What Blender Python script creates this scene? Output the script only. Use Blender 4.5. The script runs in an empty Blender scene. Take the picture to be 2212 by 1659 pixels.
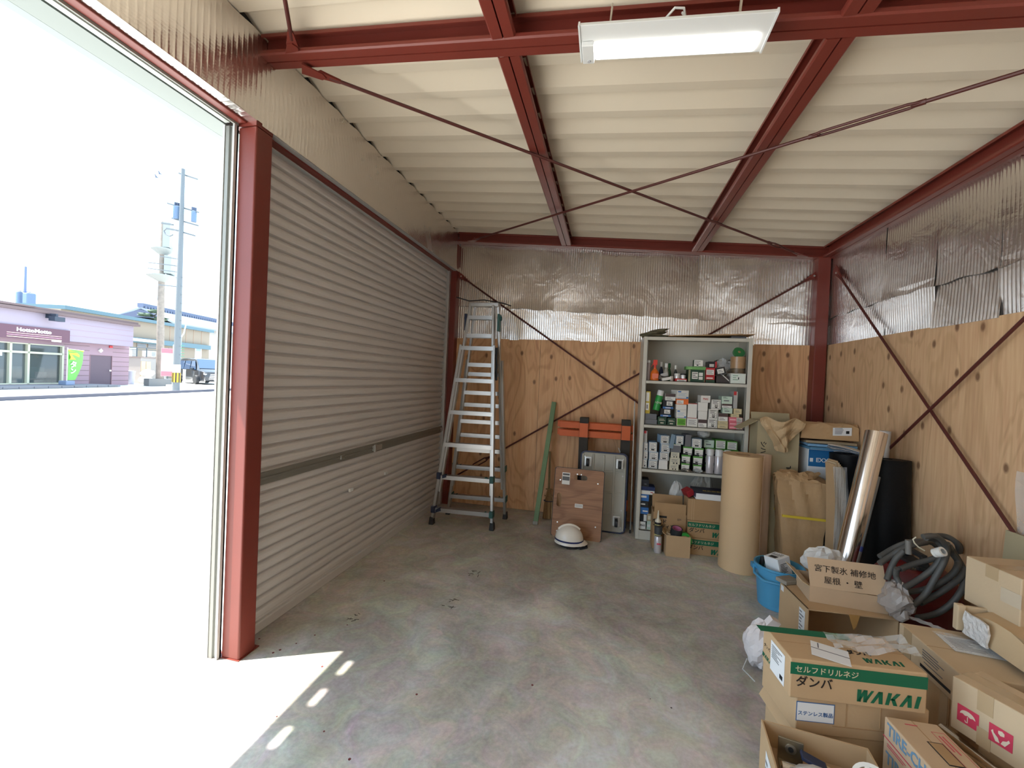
import bpy, bmesh, math, random
from mathutils import Vector, Matrix, Euler
random.seed(7)
scene = bpy.context.scene
COL = scene.collection
PI = math.pi
# ------------------------------------------------------------------ camera
FPX, YAW, PITCH, ROLL = 910.28, 0.2242, -0.0123, 0.0423
CAM = Vector((1.6346, -1.6393, 1.3797))
FW = Vector((-math.sin(YAW)*math.cos(PITCH), math.cos(YAW)*math.cos(PITCH), math.sin(PITCH)))
_r = Vector((math.cos(YAW), math.sin(YAW), 0)); _u = _r.cross(FW)
RT = math.cos(ROLL)*_r + math.sin(ROLL)*_u
UP = -math.sin(ROLL)*_r + math.cos(ROLL)*_u
cd = bpy.data.cameras.new('camera'); cam = bpy.data.objects.new('camera', cd); COL.objects.link(cam)
cd.sensor_width = 36.0; cd.lens = 36.0*FPX/2212.0; cd.clip_start = 0.02; cd.clip_end = 400
m = Matrix((RT, UP, -FW)).transposed().to_4x4(); m.translation = CAM
cam.matrix_world = m
scene.camera = cam
def ray(px, py): return FW + RT*((px-1106)/FPX) + UP*((829.5-py)/FPX)
def at(px, py, **k):
    d = ray(px, py); (ax, v), = k.items(); i = 'xyz'.index(ax)
    return CAM + d*((v-CAM[i])/d[i])
# ------------------------------------------------------------------ world, sun, exposure
W_ = bpy.data.worlds.new('sky'); scene.world = W_; W_.use_nodes = True
bg = W_.node_tree.nodes['Background']; bg.inputs[0].default_value = (0.62, 0.81, 1.0, 1); bg.inputs[1].default_value = 2.25
sl = bpy.data.lights.new('sun', 'SUN'); sl.energy = 10.5; sl.angle = math.radians(0.6); sl.color = (1.0, 0.95, 0.87)
sun = bpy.data.objects.new('sun', sl); COL.objects.link(sun)
sun.rotation_euler = Vector((1, 0.48, -2.6)).to_track_quat('-Z', 'Y').to_euler()
vs = scene.view_settings
vs.view_transform = 'Standard'; vs.look = 'None'; vs.gamma = 1.0; vs.use_curve_mapping = False; vs.exposure = 0.9
# ------------------------------------------------------------------ materials
M = {}
def lin(c): return tuple(((v/255)/12.92 if v/255 <= 0.04045 else ((v/255+0.055)/1.055)**2.4) for v in c)
def mat(name, col, rough=0.6, metal=0.0, var=0.0, vscale=8.0, bump=0.0, bscale=60.0, spec=0.5, alpha=1.0, trans=0.0, emit=0.0, stretch=None, coat=0.0):
    m = bpy.data.materials.new(name); m.use_nodes = True; nt = m.node_tree; b = nt.nodes['Principled BSDF']
    b.inputs['Base Color'].default_value = (*col, 1); b.inputs['Roughness'].default_value = rough; b.inputs['Metallic'].default_value = metal
    b.inputs['Specular IOR Level'].default_value = spec; b.inputs['Coat Weight'].default_value = coat
    if trans: b.inputs['Transmission Weight'].default_value = trans
    if alpha < 1: b.inputs['Alpha'].default_value = alpha
    if emit: b.inputs['Emission Color'].default_value = (*col, 1); b.inputs['Emission Strength'].default_value = emit
    if var or bump:
        tc = nt.nodes.new('ShaderNodeTexCoord'); mp = nt.nodes.new('ShaderNodeMapping'); nt.links.new(tc.outputs['Object'], mp.inputs[0])
        if stretch: mp.inputs['Scale'].default_value = stretch
    if var:
        n = nt.nodes.new('ShaderNodeTexNoise'); n.inputs['Scale'].default_value = vscale; n.inputs['Detail'].default_value = 5
        nt.links.new(mp.outputs[0], n.inputs['Vector'])
        mx = nt.nodes.new('ShaderNodeMix'); mx.data_type = 'RGBA'
        mx.inputs[6].default_value = (*[c*(1-var) for c in col], 1); mx.inputs[7].default_value = (*[min(1, c*(1+var)) for c in col], 1)
        nt.links.new(n.outputs[0], mx.inputs[0]); nt.links.new(mx.outputs[2], b.inputs['Base Color'])
    if bump:
        n2 = nt.nodes.new('ShaderNodeTexNoise'); n2.inputs['Scale'].default_value = bscale; n2.inputs['Detail'].default_value = 3
        nt.links.new(mp.outputs[0], n2.inputs['Vector'])
        bp = nt.nodes.new('ShaderNodeBump'); bp.inputs['Strength'].default_value = bump; bp.inputs['Distance'].default_value = 0.01
        nt.links.new(n2.outputs[0], bp.inputs['Height']); nt.links.new(bp.outputs[0], b.inputs['Normal'])
    M[name] = m; return m
def nodes_of(m): return m.node_tree, m.node_tree.nodes, m.node_tree.links, m.node_tree.nodes['Principled BSDF']
mat('red_steel', (0.175, 0.030, 0.020), 0.42, var=0.12, vscale=5, bump=0.03, bscale=120)
mat('ceiling_cream', (0.74, 0.655, 0.52), 0.85, var=0.05, vscale=3, bump=0.05, bscale=300)
mat('rod_red_shaded', (0.085, 0.017, 0.013), .5)  # beam red darkened, the rods' shading is put into the colour
mat('roof_outer', (0.5, 0.52, 0.53), 0.5)
mat('black', (0.012, 0.012, 0.013), 0.6)
mat('black_rubber', (0.02, 0.022, 0.025), 0.55)
mat('shutter', (0.64, 0.62, 0.61), 0.42, metal=0.1, var=0.06, vscale=4, stretch=(1, .3, 12))
mat('shutter_dark', (0.25, 0.245, 0.22), 0.45, metal=0.4)
mat('alu', (0.45, 0.45, 0.445), 0.34, metal=0.92, var=0.08, vscale=12)
mat('alu_rail', (0.56, 0.56, 0.56), 0.38, metal=0.7)
mat('steel', (0.55, 0.55, 0.54), 0.3, metal=1.0)
mat('chrome', (0.85, 0.85, 0.85), 0.12, metal=1.0)
mat('bolt', (0.6, 0.58, 0.54), 0.35, metal=1.0)
mat('white_paint', (0.40, 0.43, 0.41), 0.5)
mat('white_plastic', (0.70, 0.71, 0.70), 0.35)
mat('grey_cabinet', (0.56, 0.535, 0.465), 0.5, var=0.04, vscale=5)
mat('outlet_grey', (0.45, 0.45, 0.46), 0.5)
mat('lamp_lens', (1.0, 0.98, 0.94), 0.4, emit=7.0)
mat('concrete_lot', (0.56, 0.54, 0.505), 0.9, var=0.12, vscale=0.9, bump=0.2, bscale=40)
mat('asphalt', (0.42, 0.42, 0.42), 0.9, var=0.1, vscale=0.6)
mat('soffit_paint', (0.175, 0.20, 0.185), .6)
mat('foil_shade_grey', (0.42, 0.42, 0.42), .5)  # foil underside over the shutter, its shade put in as flat grey
mat('guide_white', (0.56, 0.58, 0.57), .45)
mat('kerb', (0.07, 0.07, 0.09), 0.9)

def concrete_floor():
    m = mat('concrete_floor', (0.36, 0.335, 0.295), 0.62)
    nt, N, L, b = nodes_of(m)
    tc = N.new('ShaderNodeTexCoord')
    def noise(scale, detail=6, rough=.6, w=0):
        n = N.new('ShaderNodeTexNoise'); n.inputs['Scale'].default_value = scale; n.inputs['Detail'].default_value = detail; n.inputs['Roughness'].default_value = rough
        n.inputs['Distortion'].default_value = w; L.new(tc.outputs['Object'], n.inputs['Vector']); return n
    a, c, d = noise(0.9, 7, .62, .6), noise(6, 8, .7, 1.2), noise(55, 4, .6)
    r1 = N.new('ShaderNodeValToRGB'); r1.color_ramp.elements[0].position = .40; r1.color_ramp.elements[1].position = .60
    r1.color_ramp.elements[0].color = (0.33, 0.305, 0.265, 1); r1.color_ramp.elements[1].color = (0.55, 0.52, 0.475, 1)
    L.new(a.outputs[0], r1.inputs[0])
    mx = N.new('ShaderNodeMix'); mx.data_type = 'RGBA'; mx.blend_type = 'OVERLAY'; mx.inputs[0].default_value = .8
    L.new(r1.outputs[0], mx.inputs[6]); L.new(c.outputs[1], mx.inputs[7])
    hs = N.new('ShaderNodeHueSaturation'); hs.inputs['Saturation'].default_value = .4
    L.new(c.outputs[1], hs.inputs['Color']); L.new(hs.outputs[0], mx.inputs[7])
    mx2 = N.new('ShaderNodeMix'); mx2.data_type = 'RGBA'; mx2.blend_type = 'OVERLAY'; mx2.inputs[0].default_value = .3
    L.new(mx.outputs[2], mx2.inputs[6]); L.new(d.outputs[0], mx2.inputs[7])
    # dark dropped specks and scuffs
    vo = N.new('ShaderNodeTexVoronoi'); vo.inputs['Scale'].default_value = 9; L.new(tc.outputs['Object'], vo.inputs['Vector'])
    lt = N.new('ShaderNodeMath'); lt.operation = 'LESS_THAN'; lt.inputs[1].default_value = 0.045; L.new(vo.outputs[0], lt.inputs[0])
    gt = N.new('ShaderNodeMath'); gt.operation = 'GREATER_THAN'; gt.inputs[1].default_value = .58; L.new(a.outputs[0], gt.inputs[0])
    ml = N.new('ShaderNodeMath'); ml.operation = 'MULTIPLY'; L.new(lt.outputs[0], ml.inputs[0]); L.new(gt.outputs[0], ml.inputs[1])
    mx3 = N.new('ShaderNodeMix'); mx3.data_type = 'RGBA'; mx3.inputs[7].default_value = (0.05, 0.03, 0.03, 1)
    L.new(ml.outputs[0], mx3.inputs[0]); L.new(mx2.outputs[2], mx3.inputs[6]); L.new(mx3.outputs[2], b.inputs['Base Color'])
    bp = N.new('ShaderNodeBump'); bp.inputs['Strength'].default_value = .12; bp.inputs['Distance'].default_value = .01
    L.new(c.outputs[0], bp.inputs['Height']); L.new(bp.outputs[0], b.inputs['Normal'])
    mr = N.new('ShaderNodeMapRange'); mr.inputs[3].default_value = .5; mr.inputs[4].default_value = .8; L.new(c.outputs[0], mr.inputs[0]); L.new(mr.outputs[0], b.inputs['Roughness'])
concrete_floor()

def plywood(name, horiz, base=(0.70, 0.405, 0.21), dark=(0.50, 0.26, 0.12)):
    # wall plywood: long wavy grain running up the sheet, with small dark knots
    m = mat(name, base, 0.6); nt, N, L, b = nodes_of(m)
    tc = N.new('ShaderNodeTexCoord'); mp = N.new('ShaderNodeMapping'); L.new(tc.outputs['Object'], mp.inputs[0])
    mp.inputs['Scale'].default_value = (1, 1, .30) if not horiz else (.35, 1, 1)
    n = N.new('ShaderNodeTexNoise'); n.inputs['Scale'].default_value = 3.2; n.inputs['Detail'].default_value = 2.5; n.inputs['Distortion'].default_value = .9
    L.new(mp.outputs[0], n.inputs['Vector'])
    mu = N.new('ShaderNodeMath'); mu.operation = 'MULTIPLY'; mu.inputs[1].default_value = 58; L.new(n.outputs[0], mu.inputs[0])
    si = N.new('ShaderNodeMath'); si.operation = 'SINE'; L.new(mu.outputs[0], si.inputs[0])
    mr = N.new('ShaderNodeMapRange'); mr.inputs[1].default_value = -1; mr.inputs[2].default_value = 1; L.new(si.outputs[0], mr.inputs[0])
    mx = N.new('ShaderNodeMix'); mx.data_type = 'RGBA'; mx.inputs[6].default_value = (*dark, 1); mx.inputs[7].default_value = (*base, 1)
    rp = N.new('ShaderNodeValToRGB'); rp.color_ramp.elements[0].position = 0; rp.color_ramp.elements[0].color = (.45, .45, .45, 1)
    rp.color_ramp.elements[1].position = .5; L.new(mr.outputs[0], rp.inputs[0]); L.new(rp.outputs[0], mx.inputs[0])
    f = N.new('ShaderNodeTexNoise'); f.inputs['Scale'].default_value = 60; f.inputs['Detail'].default_value = 3; mp2 = N.new('ShaderNodeMapping'); L.new(tc.outputs['Object'], mp2.inputs[0])
    mp2.inputs['Scale'].default_value = (1, 1, .06) if not horiz else (.06, 1, 1); L.new(mp2.outputs[0], f.inputs['Vector'])
    mx2 = N.new('ShaderNodeMix'); mx2.data_type = 'RGBA'; mx2.blend_type = 'OVERLAY'; mx2.inputs[0].default_value = .35
    L.new(mx.outputs[2], mx2.inputs[6]); L.new(f.outputs[0], mx2.inputs[7])
    sx = N.new('ShaderNodeSeparateXYZ'); L.new(tc.outputs['Object'], sx.inputs[0]); sm_ = N.new('ShaderNodeMath'); L.new(sx.outputs[0], sm_.inputs[0]); L.new(sx.outputs[1], sm_.inputs[1])
    zz_ = N.new('ShaderNodeMath'); zz_.operation = 'MULTIPLY'; zz_.inputs[1].default_value = .6; L.new(sx.outputs[2], zz_.inputs[0]); cx_ = N.new('ShaderNodeCombineXYZ'); L.new(sm_.outputs[0], cx_.inputs[0]); L.new(zz_.outputs[0], cx_.inputs[1])
    vo = N.new('ShaderNodeTexVoronoi'); vo.voronoi_dimensions = '2D'; vo.inputs['Scale'].default_value = 5.2; L.new(cx_.outputs[0], vo.inputs['Vector'])
    rr = N.new('ShaderNodeValToRGB'); rr.color_ramp.elements[0].position = .045; rr.color_ramp.elements[0].color = (1, 1, 1, 1)
    rr.color_ramp.elements[1].position = .1; rr.color_ramp.elements[1].color = (0, 0, 0, 1); L.new(vo.outputs[0], rr.inputs[0])
    sp = N.new('ShaderNodeSeparateColor'); L.new(vo.outputs['Color'], sp.inputs[0])
    gt = N.new('ShaderNodeMath'); gt.operation = 'GREATER_THAN'; gt.inputs[1].default_value = .60; L.new(sp.outputs[0], gt.inputs[0])
    ml = N.new('ShaderNodeMath'); ml.operation = 'MULTIPLY'; L.new(rr.outputs[0], ml.inputs[0]); L.new(gt.outputs[0], ml.inputs[1])
    mm = N.new('ShaderNodeMath'); mm.operation = 'MULTIPLY'; mm.inputs[1].default_value = .8; L.new(ml.outputs[0], mm.inputs[0])
    mx3 = N.new('ShaderNodeMix'); mx3.data_type = 'RGBA'; mx3.inputs[7].default_value = (0.12, 0.045, 0.018, 1)
    L.new(mm.outputs[0], mx3.inputs[0]); L.new(mx2.outputs[2], mx3.inputs[6]); L.new(mx3.outputs[2], b.inputs['Base Color'])
plywood('plywood_back', False)
plywood('plywood_right', False, (0.65, 0.415, 0.235), (0.51, 0.31, 0.165))
plywood('plywood_dolly', True, (0.33, 0.165, 0.085), (0.20, 0.09, 0.045))

def foil(name, axis, line=140.0, dots=60.0, bumpk=.3):
    # aluminium bubble sheet: fine pressed lines running down the sheet plus soft creases
    m = mat(name, (0.83, 0.79, 0.76), 0.22, metal=0.96); nt, N, L, b = nodes_of(m)
    tc = N.new('ShaderNodeTexCoord'); sx = N.new('ShaderNodeSeparateXYZ'); L.new(tc.outputs['Object'], sx.inputs[0])
    def wave(out, k):
        a = N.new('ShaderNodeMath'); a.operation = 'MULTIPLY'; a.inputs[1].default_value = k; L.new(sx.outputs[out], a.inputs[0])
        s = N.new('ShaderNodeMath'); s.operation = 'SINE'; L.new(a.outputs[0], s.inputs[0])
        p = N.new('ShaderNodeMath'); p.operation = 'POWER'; p.inputs[1].default_value = 6; L.new(s.outputs[0], p.inputs[0]); return p
    w1, w2 = wave(axis, line), wave(2, dots)
    sc = N.new('ShaderNodeMath'); sc.operation = 'MULTIPLY'; sc.inputs[1].default_value = .10; L.new(w2.outputs[0], sc.inputs[0])
    ad = N.new('ShaderNodeMath'); L.new(w1.outputs[0], ad.inputs[0]); L.new(sc.outputs[0], ad.inputs[1])
    n = N.new('ShaderNodeTexNoise'); n.inputs['Scale'].default_value = 4; n.inputs['Detail'].default_value = 5; n.inputs['Distortion'].default_value = 1.5; L.new(tc.outputs['Object'], n.inputs['Vector'])
    n5 = N.new('ShaderNodeMath'); n5.operation = 'MULTIPLY'; n5.inputs[1].default_value = 5.0; L.new(n.outputs[0], n5.inputs[0])
    ad2 = N.new('ShaderNodeMath'); L.new(ad.outputs[0], ad2.inputs[0]); L.new(n5.outputs[0], ad2.inputs[1])
    bp = N.new('ShaderNodeBump'); bp.inputs['Strength'].default_value = bumpk; bp.inputs['Distance'].default_value = .004
    L.new(ad2.outputs[0], bp.inputs['Height']); L.new(bp.outputs[0], b.inputs['Normal'])
    mr = N.new('ShaderNodeMapRange'); mr.inputs[3].default_value = .12; mr.inputs[4].default_value = .34; L.new(n.outputs[0], mr.inputs[0]); L.new(mr.outputs[0], b.inputs['Roughness'])
foil('foil_back', 0); foil('foil_right', 1); foil('foil_left', 1, 120.0, 240.0, .22)
def card(name, col, var=.1):
    return mat(name, col, .8, var=var, vscale=6, bump=.06, bscale=90, stretch=(1, 1, 1))
card('card', (0.50, 0.335, 0.185)); card('card_light', (0.57, 0.43, 0.275)); card('card_dark', (0.40, 0.245, 0.12)); card('card_inner', (0.36, 0.235, 0.13))
card('card_pink', (0.53, 0.375, 0.24)); card('card_olive', (0.40, 0.33, 0.20))
mat('kraft', (0.64, 0.44, 0.25), .7, var=.05, vscale=3)
mat('kraft_inner', (0.68, 0.50, 0.37), .75)
mat('kraft_crumple', (0.46, 0.29, 0.145), .65, var=.12, vscale=9, bump=.35, bscale=22)

# ------------------------------------------------------------------ mesh helpers
class MB:
    def __init__(s): s.v = []; s.f = []; s.mi = []
    def add(s, vs, fs, mi=0):
        o = len(s.v); s.v += [tuple(v) for v in vs]; s.f += [tuple(i+o for i in f) for f in fs]; s.mi += [mi]*len(fs); return s
    def box(s, c, d, rot=None, mi=0, taper=None):
        hx, hy, hz = d[0]/2, d[1]/2, d[2]/2; t = taper or 1
        p = [Vector((x*(t if z > 0 else 1), y*(t if z > 0 else 1), z)) for z in (-hz, hz) for x, y in ((-hx, -hy), (hx, -hy), (hx, hy), (-hx, hy))]
        if rot: e = Euler(rot).to_matrix(); p = [e @ q for q in p]
        c = Vector(c); return s.add([q+c for q in p], [(3, 2, 1, 0), (4, 5, 6, 7), (0, 1, 5, 4), (1, 2, 6, 5), (2, 3, 7, 6), (3, 0, 4, 7)], mi)
    def bb(s, x0, x1, y0, y1, z0, z1, mi=0): return s.box(((x0+x1)/2, (y0+y1)/2, (z0+z1)/2), (x1-x0, y1-y0, z1-z0), mi=mi)
    def bar(s, a, b, w, h, up=(0, 0, 1), mi=0):      # box beam from a to b, w across, h along up
        a, b = Vector(a), Vector(b); d = (b-a).normalized(); u = Vector(up); sd = d.cross(u)
        if sd.length < 1e-4: sd = d.cross(Vector((0, 1, 0)))
        sd.normalize(); u = sd.cross(d)
        p = [e + sd*(i*w/2) + u*(j*h/2) for e in (a, b) for i, j in ((-1, -1), (1, -1), (1, 1), (-1, 1))]
        return s.add(p, [(3, 2, 1, 0), (4, 5, 6, 7), (0, 1, 5, 4), (1, 2, 6, 5), (2, 3, 7, 6), (3, 0, 4, 7)][::1], mi)
    def tube(s, pts, r, n=10, caps=True, mi=0):
        pts = [Vector(p) for p in pts]; rs = r if isinstance(r, (list, tuple)) else [r]*len(pts)
        rings = []; prev = None
        for i, p in enumerate(pts):
            d = (pts[min(i+1, len(pts)-1)]-pts[max(i-1, 0)]).normalized()
            if prev is None:
                a = Vector((0, 0, 1)) if abs(d.z) < .9 else Vector((1, 0, 0)); x = d.cross(a).normalized()
            else:
                x = prev - d*prev.dot(d); x.normalize()
            prev = x; y = d.cross(x)
            rings.append([p + (x*math.cos(2*PI*k/n)+y*math.sin(2*PI*k/n))*rs[i] for k in range(n)])
        vs = [q for rg in rings for q in rg]; fs = []
        for i in range(len(rings)-1):
            for k in range(n): fs.append((i*n+k, i*n+(k+1) % n, (i+1)*n+(k+1) % n, (i+1)*n+k))
        if caps: fs.append(tuple(range(n))[::-1]); fs.append(tuple((len(rings)-1)*n+k for k in range(n)))
        return s.add(vs, fs, mi)
    def cyl(s, c, r, h, n=20, r2=None, mi=0, axis='z'):
        c = Vector(c); d = Vector({'x': (1, 0, 0), 'y': (0, 1, 0), 'z': (0, 0, 1)}[axis]) * h
        return s.tube([c, c+d], [r, r if r2 is None else r2], n, True, mi)
    def lathe(s, prof, n=24, c=(0, 0, 0), mi=0):
        vs = []; fs = []; c = Vector(c)
        for r, z in prof: vs += [c + Vector((r*math.cos(2*PI*k/n), r*math.sin(2*PI*k/n), z)) for k in range(n)]
        for i in range(len(prof)-1):
            for k in range(n): fs.append((i*n+k, i*n+(k+1) % n, (i+1)*n+(k+1) % n, (i+1)*n+k))
        return s.add(vs, fs, mi)
    def prism(s, poly, fn, t0, t1, mi=0):            # closed 2D polygon extruded between t0 and t1; fn(u, v, t) -> point
        n = len(poly); vs = [fn(u, v, t0) for u, v in poly]+[fn(u, v, t1) for u, v in poly]
        fs = [(i, (i+1) % n, n+(i+1) % n, n+i) for i in range(n)]+[tuple(range(n))[::-1], tuple(range(n, 2*n))]
        return s.add(vs, fs, mi)
    def grid(s, nu, nv, fn, mi=0):
        vs = [fn(i/nu, j/nv) for j in range(nv+1) for i in range(nu+1)]
        return s.add(vs, [(j*(nu+1)+i, j*(nu+1)+i+1, (j+1)*(nu+1)+i+1, (j+1)*(nu+1)+i) for j in range(nv) for i in range(nu)], mi)
    def mesh(s, name, mats, smooth=False):
        me = bpy.data.meshes.new(name); me.from_pydata([tuple(v) for v in s.v], [], s.f)
        for q in (mats if isinstance(mats, (list, tuple)) else [mats]): me.materials.append(M[q] if isinstance(q, str) else q)
        me.polygons.foreach_set('material_index', s.mi)
        b = bmesh.new(); b.from_mesh(me); bmesh.ops.recalc_face_normals(b, faces=b.faces); b.to_mesh(me); b.free()
        if smooth:
            me.polygons.foreach_set('use_smooth', [True]*len(me.polygons))
            try: me.set_sharp_from_angle(angle=math.radians(38))
            except Exception: pass
        me.update(); return me
    def build(s, name, mats, parent=None, loc=None, rot=None, bevel=0, smooth=False, solid=0, seg=2):
        o = bpy.data.objects.new(name, s.mesh(name, mats, smooth)); COL.objects.link(o)
        if parent: o.parent = parent
        if name in ('print', 'siding_joint', 'panel_joint', 'ridge_tile', 'bristles', 'screws', 'brackets', 'crease') and len(s.f) > 6: o['kind'] = 'stuff'
        if loc is not None: o.location = loc
        if rot is not None: o.rotation_euler = rot
        if solid: md = o.modifiers.new('solid', 'SOLIDIFY'); md.thickness = solid; md.offset = 0
        if bevel: md = o.modifiers.new('bevel', 'BEVEL'); md.width = bevel; md.segments = seg; md.limit_method = 'ANGLE'
        return o
def tag(o, label=None, cat=None, group=None, kind=None):
    if label: o['label'] = label
    if cat: o['category'] = cat
    if group: o['group'] = group
    if kind: o['kind'] = kind
    return o
def thing(name, label, cat, loc=(0, 0, 0), rz=0.0, group=None, rot=None, kind=None):
    o = bpy.data.objects.new(name, None); COL.objects.link(o); o.empty_display_size = .1
    o.location = loc; o.rotation_euler = rot if rot else (0, 0, rz); return tag(o, label, cat, group, kind)
def dup(o, parent=None):
    c = o.copy(); COL.objects.link(c)
    if parent: c.parent = parent
    for ch in list(o.children): dup(ch, c)
    return c
_txt = {}
def text_mesh(s, size, shear=0.0, bold=0.0, sx=1.0, space=1.0):
    k = (s, size, shear, bold, sx, space)
    if k in _txt: return _txt[k]
    cu = bpy.data.curves.new('t', 'FONT'); cu.body = s; cu.size = size; cu.shear = shear; cu.offset = bold; cu.align_x = 'CENTER'; cu.align_y = 'CENTER'
    cu.resolution_u = 2; cu.extrude = 0.0002; cu.space_character = space
    o = bpy.data.objects.new('t', cu); COL.objects.link(o)
    dg = bpy.context.evaluated_depsgraph_get(); me = bpy.data.meshes.new_from_object(o.evaluated_get(dg), depsgraph=dg)
    bpy.data.objects.remove(o); bpy.data.curves.remove(cu)
    if sx != 1.0: me.transform(Matrix.Diagonal((sx, 1, 1, 1)))
    _txt[k] = me; return me
def text(s, size, matname, parent, M4, **k):
    me = text_mesh(s, size, **k).copy(); me.materials.clear(); me.materials.append(M[matname])
    o = bpy.data.objects.new('lettering', me); COL.objects.link(o); o.parent = parent; o.matrix_local = M4; return o
def face_m(origin, right, up):                        # local frame for flat print on a face: text x -> right, y -> up
    r = Vector(right).normalized(); u = Vector(up); u = (u - r*u.dot(r)).normalized(); n = r.cross(u)
    m = Matrix((r, u, n)).transposed().to_4x4(); m.translation = Vector(origin); return m
# ------------------------------------------------------------------ the building shell
D, W, YF = 2.735, 3.543, -5.75  # shell runs on out of view, second open bay added for more light
def zb(x): return 2.823-0.0735*x                      # underside of roof beams
def atp(px, py, off=0.0):                             # pixel -> point on the sloping plane under the roof beams
    d = ray(px, py); t = (zb(CAM.x)+off-CAM.z)/(d.z+0.0735*d.x); return CAM+d*t
fl = MB().bb(-.16, W+.1, YF-.1, D+.1, -.12, 0).build('floor', 'concrete_floor'); tag(fl, 'bare grey concrete floor of the storage bay with scuffs', kind='structure')
mat('stain', (0.10, 0.085, 0.07), .8)
mat('red_speck', (0.13, 0.02, 0.02), .6)
rnd = random.Random(5)
for px, py in ((1027, 1240), (975, 1302), (760, 1335)):
    c = at(px, py, z=0); q = MB()
    for k in range(9):
        a = rnd.uniform(-.5, .5)+(1.2 if k % 3 == 0 else 0); x, y = c.x+rnd.uniform(-.035, .035), c.y+rnd.uniform(-.05, .05); q.box((x, y, .0004), (rnd.uniform(.012, .04), rnd.uniform(.003, .006), .0008), (0, 0, a))
    tag(q.build('scuff_mark', 'stain', fl), kind='stuff')
q = MB()
for px, py in ((590, 1410), (605, 1404), (560, 1380), (680, 1372), (750, 1350), (598, 1548), (700, 1580), (755, 1640), (696, 1440), (640, 1390), (830, 1255), (1150, 1480), (900, 1500)):
    c = at(px, py, z=0); q.cyl((c.x, c.y, 0), rnd.uniform(.003, .006), .0008, 7)
tag(q.build('paint_speck', 'red_speck', fl), kind='stuff')
# sloping folded metal roof with ridges running across the bay
prof = [(0, 0), (.006, .040), (.045, .036), (.15, 0)]
ys = []
k0 = math.floor((YF-.2-.489)/.2)
y = .489+.2*k0
while y < D+.25:
    ys += [(y+a, h) for a, h in prof]; y += .2
rb = MB(); xs = [-.46, W+.16]
vs = [(x, yy, zb(x)+.102+h) for yy, h in ys for x in xs]
rb.add(vs, [(2*i, 2*i+1, 2*i+3, 2*i+2) for i in range(len(ys)-1)])
ceil = rb.build('ceiling', 'ceiling_cream', solid=.004); tag(ceil, 'cream coated folded metal roof with ridges, seen from below', kind='structure')
cl = MB()
for i in range(0, len(ys)-3, 4):
    (a, _), (b, _), (c, _), (d, _) = ys[i:i+4]; x = -.014; z = zb(x)+.095
    cl.prism([(a, 0), (d, 0), (c, .036), (b, .040)], lambda u, v, t: (t, u, z+v), x-.02, x)
cl.build('closure_strip', 'black', ceil)

def channel(p0, p1, name, parent=None, w=.05, h=.1, lip=.02, label=None, gap=.003):
    # two lipped channels back to back between p0 and p1 (bottom centre line), one member
    p0, p1 = Vector(p0), Vector(p1); d = (p1-p0).normalized(); sd = d.cross(Vector((0, 0, 1))).normalized(); u = sd.cross(d); L = (p1-p0).length
    t = .004; b = MB()
    for s in (-1, 1):
        c = .006
        poly = [(gap, 0), (w-c, 0), (w, c), (w, lip), (w-t, lip), (w-t, c+t*.4), (w-c-t*.4, t), (gap+t, t), (gap+t, h-t), (w-c-t*.4, h-t), (w-t, h-c-t*.4), (w-t, h-lip), (w, h-lip), (w, h-c), (w-c, h), (gap, h)]
        b.prism([(s*q, v) for q, v in poly], lambda q, v, tt: p0+d*tt+sd*q+u*v, 0, L)
    o = b.build(name, 'red_steel', parent)
    return tag(o, label, None, None, 'structure') if label else o
channel((0, .05, zb(0)), (W, .05, zb(W)), 'roof_beam', label='red double channel roof beam crossing above the strip lamp')
channel((0, D-.065, zb(0)), (W, D-.065, zb(W)), 'roof_beam', label='red double channel roof beam along the top of the back wall')
channel((W-.055, .1, zb(W-.055)+.004), (W-.055, D-.12, zb(W-.055)+.004), 'roof_beam', label='red eaves beam along the right wall behind the crossing beam')
channel((W-.055, YF, zb(W-.055)+.004), (W-.055, 0, zb(W-.055)+.004), 'roof_beam', label='red eaves beam along the right wall before the crossing beam')
for x, n in ((1.165, 'next to the lamp, nearer the shutter'), (2.395, 'next to the lamp, nearer the plywood wall')):
    channel((x, .1, zb(x)+.002), (x, D-.12, zb(x)+.002), 'roof_purlin', label='red double channel purlin meeting the back beam, '+('closer to the shutter' if x < 2 else 'closer to the right wall'))
    channel((x, YF, zb(x)+.002), (x, 0, zb(x)+.002), 'roof_purlin', label='red double channel purlin meeting the front of the lamp beam, '+('closer to the open doorway' if x < 2 else 'closer to the right wall'))
# posts
def post(x0, x1, y0, y1, h, label):
    o = MB().bb(x0, x1, y0, y1, 0, h).build('steel_post', 'red_steel', bevel=.008, seg=3); tag(o, label, None, None, 'structure')
    pl = MB().bb(x0-.03, x1+.03 if x1 > 1 else x1+.004, y0-.004, y1+.02, 0, .004)
    pl.build('base_plate', 'red_steel', o); 
    b = MB()
    for dx in (-.02,): b.cyl((x0+dx, y0+.01, .006), .008, .02, 6)
    b.build('anchor_bolt', 'bolt', o); return o
post(-.0995, 0, 0, .0985, 2.50, 'red steel post standing between the open doorway and the shutter')
post(-.0995, 0, D-.1, D-.002, 2.80, 'red steel corner post between the shutter and the back wall')
post(3.413, 3.513, D-.105, D-.005, 2.58, 'red steel corner post between the back wall and the right plywood wall')
post(-.0995, 0, YF+.02, YF+.12, 2.50, 'red steel post at the far end of the open doorway')
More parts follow.
